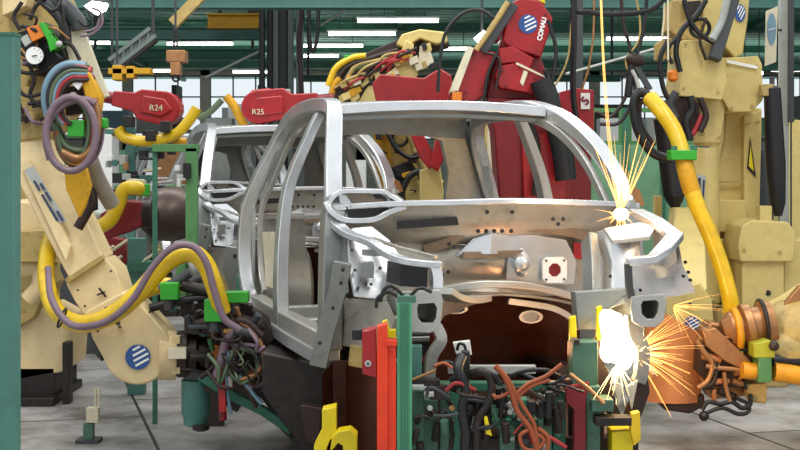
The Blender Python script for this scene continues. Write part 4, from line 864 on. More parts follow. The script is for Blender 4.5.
# right edge column, sign
x0=P(780,0,11.6).x; x1=P(789,0,11.6).x
t = T('guard_post', 'pale grey-green square post at the right edge', 'post', ((x0+x1)/2,11.63,0))
MB().box(((x0+x1)/2,11.63,2.3),(x1-x0,.06,4.6)).done('post_tube','greyl',t,.004)
MB().box(((x0+x1)/2,11.63,.01),(.14,.14,.02)).done('foot_plate','greyd',t)
x0=P(790.5,0,11.5).x; x1=P(795,0,11.5).x
t = T('guard_post', 'dark post just right of the pale square post at the right edge', 'post', ((x0+x1)/2,11.55,0))
MB().box(((x0+x1)/2,11.55,(P(0,122,11.5).z+4.6)/2),(x1-x0,.06,4.6-P(0,122,11.5).z)).done('post_tube','greyd',t,.004)
MB().cyl((((x0+x1)/2),11.55,P(0,122,11.5).z),((x0+x1)/2,11.55,0),.008,n=8).done('stem','greyd',t)
t = T('name_sign', 'narrow cream sign with a blue round emblem on the right grey post', 'sign', P(771,60,11.5))
MB().px([(766,11),(778,6),(776,62),(765,66)],11.5,.012).done('plate','pale',t)
e_ = MB().prism([P(771.7+4.6*math.cos(a),29+16*math.sin(a),11.492) for a in [2*math.pi*i/24 for i in range(24)]],(0,.008,0)).done('emblem','blueh',t,label='blue round emblem')
MB().sweep([P(768.5,30,11.488),P(775,28,11.488)],.006,.006,BK).done('emblem_bar','white',e_)
MB().cyl(P(777,30,11.51),P(781,30,11.6),.01,n=8).done('bracket','greyd',t)
# block with lug to the right
d=10.6
t = T('machine_base', 'cream boxy machine base with a raised lug beside the robot column on the right', 'machine', (P(765,0,d).x,d+.3,0))
MB().px([(738,245),(742,226),(752,220),(788,222),(796,232),(794,262),(740,262)],d-.05,.5).done('cap','cream',t,.02)
MB().px([(760,222),(760,206),(772,206),(772,222)],d,.12).done('lug','cream',t,.008)
MB().px([(742,258),(784,258),(784,335),(742,335)],d,.5).done('body','cream',t,.012)
MB().px([(784,240),(812,240),(812,335),(784,335)],d+.1,.5).done('side_body','cream',t,.012)
MB().cyl(P(768,293,d-.004),P(768,293,d+.01),.022,n=16).done('hole','black',t)
dots('screw',[P(x,y,d-.055) for x,y in ((744,250),(780,252))],.012,.012,'creamd',t)
zb=P(0,333,d).z; MB().box((P(768,0,d).x,d+.3,zb/2),(.35,.4,zb)).done('pedestal','creamd',t,.02)

# ================= LOWER RIGHT ROBOT + GRIPPER
d=8.3
t = T('welding_robot', 'robot wrist and gun with an orange brown shield, low at the right edge', 'robot', P(770,370,d))
MB().lathm(P(830,330,d+.1),P(772,340,d+.1),[(0,.22),(.05,.24),(.28,.22),(.36,.17)],26).done('elbow','creamd',t)
MB().ball(P(787,350,d),.14,1.2,1,1).done('elbow_dome','creamd',t)
MB().lathm(P(772,322,d),P(722,332,d),[(0,.13),(.06,.14),(.07,.11),(.12,.115),(.13,.14),(.17,.14),(.18,.10),(.25,.11),(.3,.07)],24).done('wrist','brownl',t)  # brown tone paints orange spark light onto the wrist and gun
MB().torus(P(736,330,d),.115,.022,(1,0,.1)).done('orange_ring','amber',t)
MB().torus(P(762,324,d),.14,.014,(1,0,.1)).done('dark_ring','dark',t)
MB().px([(752,318),(790,300),(812,286),(812,312),(780,330),(760,332)],d+.1,.25).done('shoulder','cream',t,.02)
MB().px([(778,312),(800,286),(812,284),(812,300),(792,312)],d+.02,.06).done('rusty_bracket','brownl',t,.01)
MB().px([(696,340),(712,322),(740,330),(760,350),(756,388),(746,396),(712,400),(700,380),(694,360)],d+.1,.2).done('gun_body','brownl',t,.02)
MB().px([(702,330),(716,328),(752,362),(748,372),(726,362),(706,346)],d-.1,.1).done('gun_arm','brownl',t,.012)
MB().px([(640+60,345),(720,352),(744,380),(742,388),(712,386),(698,372)],d-.05,.15).done('gun_lower','dark2',t,.012)
for pts,r,m in (([(696,340),(704,352),(712,364),(708,380),(698,388)],.016,'brownl'),([(702,388),(712,384),(716,374),(716,362)],.014,'dark'),([(706,366),(720,368),(738,370),(746,376)],.014,'brownl'),
    ([(702,410),(708,402),(720,404),(732,402),(742,408),(750,404),(750,394)],.014,'black'),([(704,414),(722,408),(738,414),(748,412),(748,404),(736,398)],.012,'black'),([(724,372),(726,388),(730,402)],.014,'brownl')):
    hose('gun_hose',[(x,y,d-.1) for x,y in pts],r,m,t)
random.seed(61)
for i in range(22):
    x=random.uniform(700,750); y=random.uniform(334,396); q=random.random(); L=random.uniform(6,20)
    b=(x+L,y+random.uniform(-6,8)) if q<.6 else (x+random.uniform(-4,4),y+L*.7)
    MB().cyl(P(x,y,d-.08),P(b[0],b[1],d-.06),random.uniform(.008,.026),n=10).done('fitting',random.choice(['brownl','dark2','brownl','dark','sheet','creamd','black']),t,.003)
MB().ball(P(704,416,d-.1),.03).done('hose_end','black',t)
MB().px([(754,344),(770,340),(776,346),(775,358),(754,358)],d-.22,.14).done('clamp','ygreen',t,.01)
MB().px([(759,358),(772,358),(772,382),(758,383)],d-.22,.14).done('clamp','gframe',t,.01)
MB().ball(P(774,346,d-.25),.03).done('clamp_bolt','dark2',t)
hose('orange_sleeve',[(774,372,d-.15),(790,374,d-.15),(812,378,d-.15)],.055,'amber',t)
hose('orange_sleeve',[(742,370,d-.15),(752,371,d-.15),(760,371,d-.15)],.05,'amber',t)
hose('black_duct',[(772,360,d-.1),(790,361,d-.1),(812,362,d-.1)],.04,'black',t)
MB().px([(746,384),(768,384),(766,404),(750,402)],d-.05,.1).done('grey_end','creamd',t,.01)
zb=P(0,350,d+.2).z; MB().box((P(850,0,d+.3).x,d+.35,zb/2),(.3,.4,zb)).done('pedestal','creamd',t,.02)
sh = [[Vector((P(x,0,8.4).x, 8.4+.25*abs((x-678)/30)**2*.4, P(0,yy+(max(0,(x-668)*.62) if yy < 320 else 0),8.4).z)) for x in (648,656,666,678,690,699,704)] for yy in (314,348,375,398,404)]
MB().grid(sh,vec=(0,.02,0)).done('spatter_shield','sheet',t,label='orange brown curved sheet lit by the sparks')  # spark light is painted into the sheet's orange brown colour
MB().px([(654,398),(704,394),(706,406),(690,414),(664,410)],8.45,.3).done('shield_tray','dark2',t,.02)
MB().sweep([P(695,360,8.5),P(712,365,8.5)],.06,.06,BK).done('shield_bracket','dark2',t,.006)
# ================= CARRIERS UNDER THE BODIES, FIXTURE IN FRONT
RZ = Matrix.Rotation(TH, 3, 'Z')
t = T('body_carrier', 'dark steel carrier trestle under the foreground car body', 'carrier', Cc(-1.2,0,0), 'carriers under the car bodies')
for v in (-.45,.45): MB().box(Cc(-1.15,v,.60),(.10,2.3,.14),RZ).done('rail','dark',t,.006)
for u in (-.25,-1.2,-2.2): MB().box(Cc(u,0,.48),(1.1,.1,.1),RZ).done('crossbar','dark2',t,.006)
for u in (-.25,-2.2):
    for v in (-.45,.45): MB().box(Cc(u,v,.22),(.12,.12,.44),RZ).done('leg','gdk',t,.006)
MB().box(Cc(-1.2,0,.015),(1.3,2.6,.03),RZ).done('base_plate','dark2',t)
dup(t,(-1.256,4.42,0),'dark steel carrier trestle under the second car body','carriers under the car bodies')
dup(t,(-2.512,8.84,0),'dark steel carrier trestle under the farthest car body','carriers under the car bodies')

def stand(t, px, d, y, w=.06, m='dark', nm='stand', dy=.1):
    zb=P(0,y,d).z; MB().box((P(px,0,d).x,d+dy,zb/2),(w,w,zb)).done(nm,m,t)
# main green post
d=6.0
t = T('fixture_post', 'tall bright green grooved post in front of the left rail of the car', 'post', (P(404.5,0,d).x,d+.03,0))
a=P(397,302,d); b=P(412,302,d)
MB().box(((a.x+b.x)/2,d+.035,a.z/2),(b.x-a.x,.07,a.z)).done('post_tube','gpost',t,.004)
for k in (.28,.5,.72): 
    x=a.x+(b.x-a.x)*k; MB().box((x,d-.002,a.z/2),(.006,.006,a.z-.01)).done('groove','gdk',t)
MB().pbox(397,296,416,303,d,.09).done('top_clamp','gfix',t,.004)
MB().box(((a.x+b.x)/2,d+.035,.01),(.16,.16,.02)).done('foot_plate','dark',t)
for pts in ([(400,298),(388,292),(378,298),(376,308)],[(404,296),(392,286),(384,290),(380,302)],[(410,296),(420,288),(432,292)]): hose('cable',[(x,y,d+.03) for x,y in pts],.008,'black',t)
# red clamp post
t = T('locating_clamp', 'bright orange red clamp post left of the green grooved post', 'clamp', (P(380,0,d).x,d+.06,0))
MB().px([(377,327),(387,324),(388,345),(388,640),(377,640)],d-.02,.1).done('orange_bar','orange',t,.004)
MB().px([(362,332),(376,328),(377,378),(362,374)],d,.12).done('red_block','red',t,.006)
MB().px([(388,342),(396,342),(396,640),(388,640)],d+.0,.08).done('red_bar','orange',t,.004)
MB().px([(386,340),(397,341),(397,346),(386,346)],d-.03,.1).done('bracket','orange',t,.003)
MB().cyl(P(368,363.5,d-.015),P(368,363.5,d),3.2/F*d,n=18).done('bolt','greyl',t)
MB().cyl(P(368,363.5,d-.02),P(368,363.5,d-.015),1.4/F*d,n=12).done('bolt_head','greyd',t)
MB().pbox(352,330,362,340,d+.05,.06).done('black_pad','black',t,.004)
x=P(384,0,d).x; MB().box((x,d+.05,.015),(.2,.2,.03)).done('foot_plate','dark',t)
# yellow clips
def clip(pts,d,lab,m='yb'):
    t = T('yellow_clip',lab,'clip',P(*pts[0],d)); MB().px(pts,d,.05).done('plate',m,t,.003)
    cx=sum(p[0] for p in pts)/len(pts); stand(t,cx,d+.0,max(p[1] for p in pts)-2,.04,'dark2','stand',.03); return t
clip([(382,322),(387,320),(390,330),(396,330),(396,342),(383,342)],6.2,'yellow clip between the orange post and the green grooved post')
clip([(403,322),(409,322),(410,346),(403,346)],6.3,'yellow clip peeking out right of the green grooved post')
clip([(570,318),(576,316),(577,342),(570,344)],6.4,'yellow clip left of the pale green block by the welding flash')
clip([(597,308),(602,306),(604,340),(597,340)],6.3,'yellow clip directly left of the white welding flash')
t = T('yellow_bracket', 'tall angled bright yellow bracket at the bottom left of the orange post', 'bracket', (P(326,0,6.5).x,6.55,0))
MB().px([(322,410),(336,407),(336,436),(330,440),(326,450),(324,640),(313,640),(314,446),(322,430)],6.5,.12).done('plate','yb',t,.004)
MB().box((P(322,0,6.5).x,6.56,.015),(.18,.2,.03)).done('foot_plate','dark',t)
t = T('yellow_bracket', 'rounded yellow hook bracket low beside the angled yellow bracket', 'bracket', (P(346,0,6.4).x,6.45,0))
MB().px([(330,452),(332,438),(338,432),(350,430),(357,436),(358,640),(344,640),(343,446),(338,443),(334,448)],6.4,.12).done('plate','yb',t,.004)
MB().box((P(352,0,6.4).x,6.46,.015),(.18,.2,.03)).done('foot_plate','dark',t)
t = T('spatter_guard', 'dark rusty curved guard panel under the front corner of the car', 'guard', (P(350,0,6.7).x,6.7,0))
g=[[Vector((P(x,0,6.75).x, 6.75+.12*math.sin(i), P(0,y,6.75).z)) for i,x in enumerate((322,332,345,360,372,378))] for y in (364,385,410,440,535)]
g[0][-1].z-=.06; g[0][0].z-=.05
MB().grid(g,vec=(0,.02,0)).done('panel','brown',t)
MB().box((P(350,0,6.8).x,6.88,.3),(.25,.04,.6)).done('support','dark',t)
t = T('gun_transformer', 'dark oily block hanging below the near sill behind the yellow brackets', 'transformer', P(300,440,7.4))
MB().px([(262,352),(330,366),(332,420),(326,452),(318,470),(300,446),(280,420),(262,392)],7.6,.35).done('case','dark',t,.02)
MB().px([(300,405),(322,408),(318,450),(306,440)],7.5,.1).done('cover','dark2',t,.01)
MB().box((P(312,0,7.7).x,7.8,.12),(.2,.25,.26)).done('foot','dark',t)
# central machine
t = T('fixture_bench', 'low dark green fixture bench packed with actuators under the car front', 'fixture', (P(500,0,6.5).x,6.7,0))
zt=P(0,440,6.3).z
MB().box((P(505,0,6.6).x,6.75,zt/2),(1.1,.8,zt)).done('bench_body','dark2',t,.01)
MB().pbox(448,366,536,374,6.35,.05).done('cross_bar','greyl',t,.004)
MB().pbox(430,383,560,391,6.5,.08).done('rear_bar','gdk',t,.004)
MB().pbox(486,405,534,418,6.3,.25).done('tray','gfix',t,.006)
MB().pbox(476,420,540,428,6.25,.2).done('shelf','gdk',t,.004)
for i,(x0,y0,x1,y1,dd,m) in enumerate(((412,392,424,450,6.15,'gfix'),(416,400,438,452,6.2,'gfix'),(440,384,449,452,6.2,'gfix'),(450,392,460,452,6.3,'gdk'),(520,400,528,452,6.2,'gdk'),(540,396,552,452,6.2,'gfix'),(553,390,566,452,6.25,'gdk'),(494,396,516,406,6.15,'gfix'),(500,430,515,452,6.1,'gfix'))):
    MB().pbox(x0,y0,x1,y1,dd,.1).done('housing',m,t,.006)
for (x0,y0,x1,y1,dd,m) in ((404,346,422,384,6.2,'teal'),(412,386,424,390,6.05,'greyl'),(412,380,440,386,6.1,'dark'),(424,393,434,397,6.05,'greyl'),(430,386,445,400,6.1,'dark2'),(462,352,470,384,6.1,'black'),(455,372,462,388,6.1,'dark2'),(548,384,560,398,6.1,'dark'),(536,404,548,418,6.1,'dark'),(500,406,508,416,6.1,'black'),(528,402,536,414,6.08,'black'),(560,380,572,392,6.2,'dark2')):
    MB().pbox(x0,y0,x1,y1,dd,.07).done('block',m,t,.004)
random.seed(3)
for i in range(60):
    x=random.uniform(415,562); y=random.uniform(385,445); dd=random.uniform(5.98,6.15); L=random.uniform(8,26); v=random.random()
    r=random.uniform(.008,.02); m=random.choice(['black','dark','dark2','greyd','gfix','dark','dark','greyl'])
    b=(x+L*.3,y+random.uniform(-4,6)) if v<.4 else (x+random.uniform(-4,4),y+L)
    MB().cyl(P(x,y,dd),P(b[0],b[1],dd+.02),r,n=12).done('actuator',m,t,.002)
for k,(x,y) in enumerate(((502,411),(510,412),(470,396),(452,408),(520,418),(430,408),(533,430),(512,438),(508,432))):
    MB().cyl(P(x,y,6.04),P(x,y,6.1),.012,n=12).done('fitting','greyl' if k%3 else 'brownl',t)
hose('black_hose',[(462,356,6.05),(458,370,6.0),(466,388,6.0),(462,410,6.0),(466,436,6.0),(464,460,6.0)],.022,'black',t)
hose('black_hose',[(470,374,6.05),(484,372,6.0),(492,384,6.0),(488,402,6.0),(478,420,6.0),(476,450,6.0)],.019,'dark',t)
hose('black_hose',[(450,380,6.1),(470,372,6.05),(492,374,6.0),(500,384,6.0)],.012,'black',t)
hose('black_hose',[(500,384,6.1),(520,372,6.05),(545,370,6.05),(560,376,6.1)],.009,'black',t)
hose('black_hose',[(520,372,6.15),(536,380,6.1),(552,384,6.1),(566,376,6.1)],.009,'black',t)
hose('black_hose',[(434,366,6.1),(448,362,6.05),(462,370,6.05)],.008,'black',t)
hose('thin_rod',[(412,380,6.1),(436,370,6.1)],.006,'brownl',t)
for pts,r in (([(495,366),(504,376),(512,394),(518,412),(530,428),(536,446),(540,462)],.012),([(497,366),(507,378),(515,392),(524,408),(534,424),(538,446)],.009),([(514,396),(528,384),(546,376),(562,364)],.009),([(514,400),(532,386),(550,380)],.008),
    ([(528,430),(520,436),(524,448),(536,450),(544,440),(534,432)],.009),([(538,428),(548,438),(546,456)],.009),([(434,366),(444,363),(452,368)],.007)):
    hose('copper_cable',[(x,y,5.97) for x,y in pts],r,'copper',t)
MB().px([(484,417),(487,416),(492,436),(486,434)],5.99,.01).done('yellow_tag','yb',t)
for i in range(14):
    x=random.uniform(412,556); y=random.uniform(380,440)
    hose('thin_hose',[(x,y,6.0),(x+random.uniform(4,16),y+random.uniform(-12,10),5.98),(x+random.uniform(14,34),y+random.uniform(-6,20),6.0)],random.uniform(.004,.009),random.choice(['black','black','dark2','copper','greyd','redh']),t)
t = T('sensor_box', 'small white sensor box with a black cable below the dark toe board', 'sensor', P(462,366,6.3))
MB().px([(453,343),(470,341),(472,355),(456,354)],6.3,.05).done('box','white',t,.003)
hose('cable',[(457,350,6.27),(459,344,6.26),(464,345,6.26),(466,352,6.26),(466,362,6.27)],.007,'black',t)
MB().pbox(465,354,468,368,6.32,.02).done('stem','greyl',t)
# right fixture column
t = T('fixture_column', 'pale green fixture block on a dark stand left of the welding flash', 'fixture', (P(586,0,6.2).x,6.3,0))
MB().px([(573,343),(598,342),(598,386),(572,388)],6.2,.14).done('block','gfix',t,.006)
MB().pbox(574,340,580,345,6.18,.1).done('top_lug','dark2',t,.004)
MB().px([(566,388),(590,383),(586,400),(586,640),(574,640),(574,410),(566,402)],6.12,.06).done('red_plate','redd',t,.004)
MB().px([(586,388),(600,386),(602,640),(588,640)],6.15,.2).done('green_leg','gfix',t,.006)
MB().pbox(592,400,614,412,6.1,.15).done('actuator','gfix',t,.006)
MB().pbox(596,418,632,426,6.05,.1).done('bar','dark',t,.004)
MB().pbox(590,400,601,446,6.22,.2).done('dark_housing','dark',t,.01)
MB().px([(612,432),(633,430),(633,640),(612,640)],6.1,.14).done('yellow_green_base','yb',t,.006)
MB().px([(632,414),(640,412),(641,440),(634,446),(631,430)],6.05,.06).done('yellow_finger','yel',t,.004)
x=P(596,0,6.2).x; MB().box((x,6.28,.02),(.36,.34,.04)).done('foot_plate','dark',t)
hose('thin_hose',[(570,374,6.1),(580,382,6.08),(592,392,6.08),(604,404,6.06)],.009,'brownl',t)
t = T('electrode_holder', 'dark twin electrode holder with grey fins directly under the welding flash', 'electrode', (P(622,0,6.3).x,6.35,0))
MB().px([(598,372),(606,366),(612,378),(616,404),(626,424),(634,404),(636,384),(648,376),(650,392),(644,410),(636,430),(616,430),(604,400)],6.32,.14).done('holder','dark2',t,.008)
MB().px([(612,380),(624,386),(619,406)],6.26,.03).px([(626,388),(638,380),(632,410)],6.26,.03).done('fin','greyl',t,.002)
stand(t,626,6.35,428,.12,'dark','stand',.08)

# ================= SPARKS
random.seed(11)
def burst(name, lab, c, d, n, a0, a1, lmin, lmax, r, m, grav=0, start=4):
    mb = MB()
    for i in range(n):
        a = math.radians(random.uniform(a0, a1)); L = lmin+(lmax-lmin)*random.random()**1.6; s = random.uniform(start*.3, start*1.6); dz = random.uniform(-.35, .35)
        pts = []
        for k in range(5):
            q = s+(L-s)*k/4; pts.append(P(c[0]+math.cos(a)*q, c[1]-math.sin(a)*q+grav*(q/60)**2, d+dz*k/4))
        mb.tube(pts, r*random.uniform(.5,1.1), 5, 0, r*.2)
    o = mb.done(name, m, base=P(c[0],c[1],d)); return tag(o, lab, 'sparks', kind='stuff')
burst('weld_sparks','fan of golden sparks flying right from the lower weld',(634,352),6.5,85,-62,52,14,72,.0018,SPARK,5,6)
burst('weld_sparks','bright white core of short sparks beside the lower weld',(632,354),6.45,44,-70,60,10,36,.002,SPARKW,2,4)
burst('weld_sparks','loose golden sparks over the yellow joint right of the car',(672,306),6.9,24,-75,25,10,60,.0013,SPARK,6,4)
burst('weld_sparks','sparks falling between the electrode fins under the flash',(618,362),6.22,34,-125,-55,10,44,.0022,SPARKW,2,6)
burst('weld_sparks','orange sparks shooting up from the weld at the pillar foot',(621,214),6.75,40,62,112,24,90,.0019,SPARK,0,8)
burst('weld_sparks','short sparks around the weld on the cowl corner',(620,214),6.7,46,-200,40,5,26,.0022,SPARK,3,4)
mb = MB()
for k in range(3): mb.tube([P(600+k*.8,-4,6.9),P(603+k*.9,70,6.87),P(608+k*1.4,140,6.85),P(617+k*1.2,208,6.8)],.0011,5,5)
tag(mb.done('spark_trail',SPARK,base=P(610,100,6.85)),'thin orange spark trail rising to the top edge above the cowl weld','sparks',kind='stuff')
# molten arcs
def arcmesh(name, lab, pts, d, th, m):
    mb = MB().px(pts, d, th); o = mb.done(name, m, base=P(pts[0][0],pts[0][1],d)); o.modifiers.new('bevel','BEVEL').width=.012; return tag(o, lab, 'weld arc', kind='stuff')
arcmesh('weld_flash','blinding white weld flash between the frame rail and electrodes',[(599,312),(610,310),(624,316),(627,330),(633,340),(634,356),(633,364),(626,372),(620,366),(612,362),(606,364),(600,356),(602,340),(600,326)],6.29,.06,WELD)
o = MB().ball(P(621,214,6.78),.034,1.1,.8,.9).done('weld_flash',WELD); tag(o,'small round white weld flash at the cowl corner','weld arc',kind='stuff')
point('weld_light', P(616,345,6.25), 6, (1,.62,.28), .06)
point('weld_light', P(652,350,7.3), 32, (1,.58,.22), .08)
point('weld_light', P(621,212,6.55), 3, (1,.72,.42), .05)
point('weld_light', P(556,345,6.75), 4, (1,.45,.2), .05)
# ================= BACKGROUND
# green partition with glazed top on the right
d=13.2
t = T('green_partition', 'pale green panel partition with a glazed top right of the red cabinet', 'partition', (P(625,0,d).x,d,0))
za=P(0,145,d).z; zt=P(0,108,d).z; x0=P(588,0,d).x; x1=P(700,0,d).x
for i in range(3):
    a=x0+(x1-x0)*i/3; b=x0+(x1-x0)*(i+1)/3
    MB().box(((a+b)/2,d,za/2),(b-a-.04,.03,za)).done('panel','gwall',t,.003)
    MB().ring([Vector((a+.02,d,za)),Vector((b-.02,d,za)),Vector((b-.02,d,zt)),Vector((a+.02,d,zt))],[Vector((a+.06,d,za+.04)),Vector((b-.06,d,za+.04)),Vector((b-.06,d,zt-.04)),Vector((a+.06,d,zt-.04))],(0,.03,0)).done('window_frame','gframe',t)
for i in range(4): MB().box((x0+(x1-x0)*i/3,d,zt/2),(.05,.06,zt)).done('post','gdk',t)
# green cabinet frame with red inside, seen through the car window
d=12.0
t = T('green_cabinet', 'green framed cabinet with a dark red door seen through the right car window', 'cabinet', (P(520,0,d).x,d,0))
x0=P(507,0,d).x;x1=P(534,0,d).x;zt=P(0,149,d).z
for x in (x0,x1): MB().box((x,d,zt/2),(.06,.1,zt)).done('post','gframe',t,.004)
MB().box(((x0+x1)/2,d,zt),(x1-x0,.1,.05)).done('top_rail','gframe',t,.004)
MB().box(((x0+x1)/2,d+.03,zt/2-.02),(x1-x0-.06,.04,zt-.05)).done('door','redd',t,.004)
t = T('cream_locker', 'tall cream locker seen between the wide grey pillar and the green cabinet', 'locker', (P(500,0,13.2).x,13.2,0))
MB().box((P(498,0,13).x,13.2,P(0,112,13).z/2),(.24,.4,P(0,112,13).z)).done('body','cream',t,.006)
MB().box((P(498,0,13).x,12.99,P(0,112,13).z/2),(.2,.01,P(0,118,13).z)).done('door','pale',t,.003)
# storage racks far away
CN={'greyl':'light grey','white':'white','brownl':'brown','redd':'dark red','greyd':'dark grey','blueh':'blue grey','gdk':'dark green','gwall':'pale green'}
USED=set()
def rack(px0,px1,d,y0,y1,lab,cols,wh=''):
    a=P(px0,y0,d); b=P(px1,y1,d); t=T('storage_rack',lab,'rack',((a.x+b.x)/2,d,0),'far storage racks'); n=max(2,int((b.x-a.x)/2.2)); zt=a.z
    for i in range(n+1):
        x=a.x+(b.x-a.x)*i/n; MB().box((x,d,zt/2),(.12,.9,zt)).done('upright','greyd',t)
    k=0
    for lv in range(3):
        z=.3+lv*(zt-.3)/3; MB().box(((a.x+b.x)/2,d,z),(b.x-a.x,.9,.08)).done('shelf','greyl',t)
        for i in range(n*2):
            if random.random()<.85:
                w_=(b.x-a.x)/n/2; h=(zt-.3)/3*random.uniform(.4,.85); x=a.x+w_*(i+.5)
                lb_=CN[cols[k%len(cols)]]+' storage bin on the '+['bottom','middle','top'][lv]+' shelf of the rack '+wh
                if lb_ in USED: k+=1; continue
                USED.add(lb_)
                tag(MB().box((x,d,z+.045+h/2),(w_*.8,.7,h)).done('storage_bin',cols[k%len(cols)]),CN[cols[k%len(cols)]]+' storage bin on the '+['bottom','middle','top'][lv]+' shelf of the rack '+wh,'bin','bins in the rack '+wh); k+=1
random.seed(5)
rack(92,262,34,86,168,'long rack of white and reddish bins behind the left red arm',['greyl','white','brownl','white','redd','greyd','greyl','blueh'],'behind the left red arm')
rack(296,470,38,104,168,'rack of mixed bins behind the centre robot',['greyl','brownl','white','greyd','gdk'],'behind the centre robot')
rack(584,800,36,96,168,'rack of pale bins behind the tall right robot',['white','greyl','greyd','white','blueh','gwall'],'behind the tall right robot')
rack(-30,90,30,90,168,'rack of bins at the far left behind the yellow robot',['greyl','brownl','greyd'],'at the far left')
# control cabinets mid distance
def cab(px0,px1,d,y,lab,m,name='control_cabinet'):
    a=P(px0,y,d);b=P(px1,y,d);w_=b.x-a.x;t=T(name,lab,'cabinet',((a.x+b.x)/2,d+.2,0))
    MB().box(((a.x+b.x)/2,d+.2,a.z/2),(w_,.4,a.z)).done('body',m,t,.006)
    MB().box(((a.x+b.x)/2,d-.005,a.z/2),(w_*.9,.01,a.z*.92)).done('door',m,t,.002)
    MB().box((b.x-w_*.15,d-.02,a.z*.55),(.02,.02,.12)).done('handle','greyd',t,.002)
cab(98,112,15.8,128,'pale blue-white cabinet in the gap behind the hose coil','white')
cab(114,127,20,150,'greyish green cabinet behind the teal stand','gwall')
cab(205,232,21,118,'light grey cabinet behind the second car body roof','greyl')
cab(228,248,22,104,'white cabinet under the yellow brown hose','white')
cab(306,330,22,112,'grey green cabinet just right of the thick column','gfix')
cab(346,366,19,160,'pale cabinet seen through the windscreen behind the second car','white')
cab(655,672,15,118,'light grey cabinet behind the black piston of the right robot','greyl')
cab(785,830,13,120,'cream cabinet at the right edge behind the grey posts','cream')
cab(764,782,14.5,150,'dark cabinet behind the gas spring','greyd')
cab(600,640,22,118,'white cabinet above the green partition','white')
cab(20,60,14,150,'cream cabinet behind the left robot pedestal','creamd')
cab(60,96,12.6,215,'dark grey low cabinet behind the yellow wrap','greyd')
cab(150,184,20,140,'brownish cabinet behind the green gantry frame','brownl')
# teal stand with branches
t = T('teal_stand', 'dark teal post stand left of the bronze dome', 'stand', (P(131,0,12).x,12,0))
z=P(0,118,12).z; MB().box((P(131,0,12).x,12,z/2),(.07,.07,z)).done('post_tube','teal',t,.004)
for y in (150,178): MB().box((P(140,0,12).x,12,P(0,y,12).z),(.25,.05,.05)).done('arm','teal',t,.004)
for x,y,w_ in ((118,178,12),(131,180,10),(142,155,7),(147,135,10),(122,160,6)): MB().pbox(x-w_/2,y-5,x+w_/2,y+5,11.8,.15).done('black_unit','black' if y!=160 else 'greyl',t,.01)
MB().box((P(131,0,12).x,12,.01),(.3,.3,.02)).done('foot_plate','greyd',t)
random.seed(51)
for i in range(34):
    x=random.uniform(104,182); y=random.uniform(128,196); w_=random.uniform(3,11); h_=random.uniform(3,9); dd=random.uniform(11.6,12.2)
    if random.random()<.6: MB().pbox(x,y,x+w_,y+h_,dd,.1).done('fitting',random.choice(['black','dark','white','greyl','teal','greyd','brownl','white']),t,.006)
    else: MB().cyl(P(x-6,y+random.uniform(-8,8),dd),P(x+12,y,dd),random.uniform(.008,.02),n=8).done('small_pipe',random.choice(['black','greyl','teal','pale','gframe']),t)
t = T('teal_stand', 'short dark teal machine post under the bronze dome', 'stand', (P(137,0,10.4).x,10.4,0))
z=P(0,238,10.4).z; MB().box((P(137,0,10.4).x,10.4,z/2),(.12,.12,z)).done('post_tube','teal',t,.006)
MB().pbox(127,262,150,272,10.3,.2).done('bracket','gdk',t,.006)
for k,(x,y) in enumerate(((104,252),(112,262),(150,256),(156,266),(118,246))):
    MB().cyl(P(x-8,y+6,10.35),P(x+10,y-6,10.35),.012,n=8).done('pale_rod','pale',t)
MB().px([(106,236),(124,240),(128,262),(116,272),(104,262)],10.5,.15).done('red_guard','redd',t,.01)
MB().ball(P(98,216,10.2),.045).done('grey_knob','greyl',t)
# small machines around second car / sill
t = T('clamp_unit', 'bright green and dark clamp unit beside the second car body sill', 'clamp', (P(214,0,9.0).x,9.0,0))
MB().pbox(198,298,232,306,9.0,.12).done('bar','gframe',t,.006); MB().pbox(176,262,186,300,9.1,.1).done('post','gframe',t,.006); MB().pbox(236,276,252,292,9.1,.1).done('teal_block','teal',t,.006)
MB().cyl(P(184,284,8.95),P(206,276,8.95),.03,n=12).done('rod','greyd',t,.004)
MB().lathm(P(190,268,9.1),P(206,262,9.1),[(0,.05),(.02,.08),(.1,.08),(.12,.03)],16).done('silver_motor','greyl',t)
stand(t,214,9.05,304,.1,'dark2')
t = T('grey_jig', 'grey perforated jig post between the second car front and the near sill', 'jig', (P(240,0,9.8).x,9.8,0))
MB().px([(226,246),(238,248),(242,270),(246,300),(232,300),(222,270)],9.8,.1).done('plate','steelg',t,.006)
dots('hole',[P(x,y,9.795) for x,y in ((235,256),(239,270),(238,284))],.014,.006,'black',t)
stand(t,240,9.85,298,.12,'dark2')
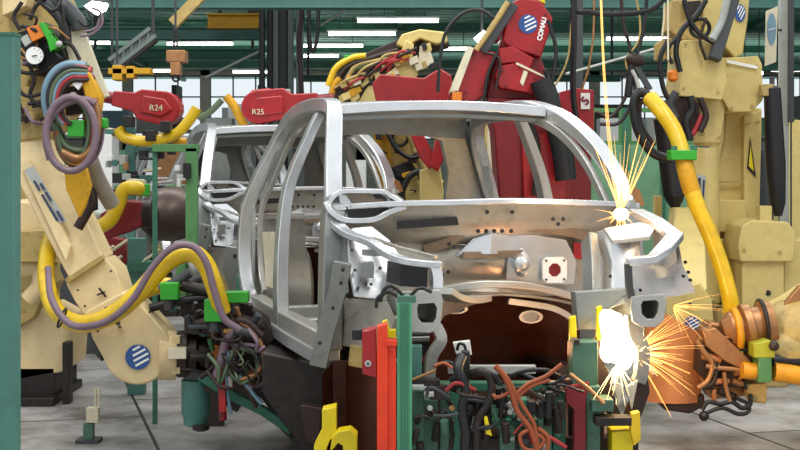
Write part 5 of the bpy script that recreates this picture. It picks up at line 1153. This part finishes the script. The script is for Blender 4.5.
# hanging cables right of the red cabinet
def hang(lab,pts,r,m,group=None):
    tag(MB().tube([P(*p) for p in pts],r*.65,8,7).done('hanging_cable',m,base=P(*pts[0])),lab,'cable',group)
d=10.2
zc=-8*0
for lab,pts,r,m in (('black cable dropping down just left of the spark trail',[(572,-120,d),(574,20,d),(573,90,d),(578,130,d)],.035,'black'),
  ('thin brown cable left of the red cabinet sign',[(590,-120,d),(594,10,d),(590,60,d),(582,90,d)],.012,'brownl'),
  ('brown twin cable sagging from the top right of the spark trail',[(616,-120,d),(622,10,d),(630,50,d),(628,90,d),(612,116,d),(596,112,d)],.02,'dark2'),
  ('dark cable loop crossing above the green partition',[(650,-120,d),(646,10,d),(636,60,d),(634,95,d),(620,122,d),(600,124,d)],.022,'black'),
  ('thin straight cable nearest the tall right robot',[(660,-120,d),(664,0,d),(662,40,d)],.01,'pale'),
  ('thin tan cable crossing the fluorescent lamp',[(606,-120,d),(640,20,d),(626,60,d),(634,80,d)],.012,'creamd'),
  ('dark cable bunch at the very top right of the column',[(560,-120,d),(572,-2,d),(590,12,d),(620,14,d),(650,10,d),(668,-4,d)],.03,'black'),
  ('greyish loose cable above the red cabinet',[(520,130,d+1),(548,96,d+1),(566,64,d+1),(571,30,d+1),(580,-80,d+1)],.012,'creamd'),
  ('black cable loop hanging right of the thick column',[(309,-60,19),(309,20,19),(311,48,19),(315,48,19),(318,20,19),(318,-60,19)],.04,'black'),
  ('brown cable chain right of the thick column',[(301,-60,19.3),(302,10,19.3),(299,40,19.3),(302,100,19.3),(300,130,19.3)],.05,'dark2')):
    hang(lab,pts,r,m)
t = T('cable_junction', 'dark bundle knot where the hanging cables meet right of the spark trail', 'junction', P(634,70,10.2))
MB().lathm(P(626,58,10.2),P(645,62,10.2),[(0,.02),(.03,.05),(.1,.05),(.14,.02)],12).done('knot','dark2',t)
MB().cyl(P(632,62,10.2),P(628,96,10.2),.03,n=10).done('drop','black',t)
MB().sweep([P(636,66,10.2),P(650,90,10.2)],.04,.04,BK).done('grey_arm','greyd',t,.004)
MB().sweep([P(668,-4,10.0),P(668,60,10.0)],.012,.012,BK).done('rail','pale',t)
t = T('tie_rod', 'long thin pale rod sloping across the green ceiling on the right', 'rod', P(600,60,14)); MB().cyl(P(566,74,14),P(700,36,14),.014,n=8).done('rod_bar','greyl',t); MB().cyl(P(700,36,14),Vector((P(700,36,14).x,14,6.5)),.01,n=6).done('hanger','greyd',t)
t = T('tie_rod', 'long thin pale rod sloping up to the thick grey column', 'rod', P(230,66,21)); MB().cyl(P(205,78,21),P(262,50,21),.02,n=8).done('rod_bar','greyl',t); MB().cyl(P(262,50,21),Vector((P(262,50,21).x,21,6.5)),.01,n=6).done('hanger','greyd',t)
t = T('tie_rod', 'pale rod rising right of the hanging black cable loop', 'rod', P(335,16,24)); MB().cyl(P(320,26,24),P(348,8,24),.02,n=8).done('rod_bar','greyl',t); MB().cyl(P(348,8,24),Vector((P(348,8,24).x,24,6.5)),.01,n=6).done('hanger','greyd',t)
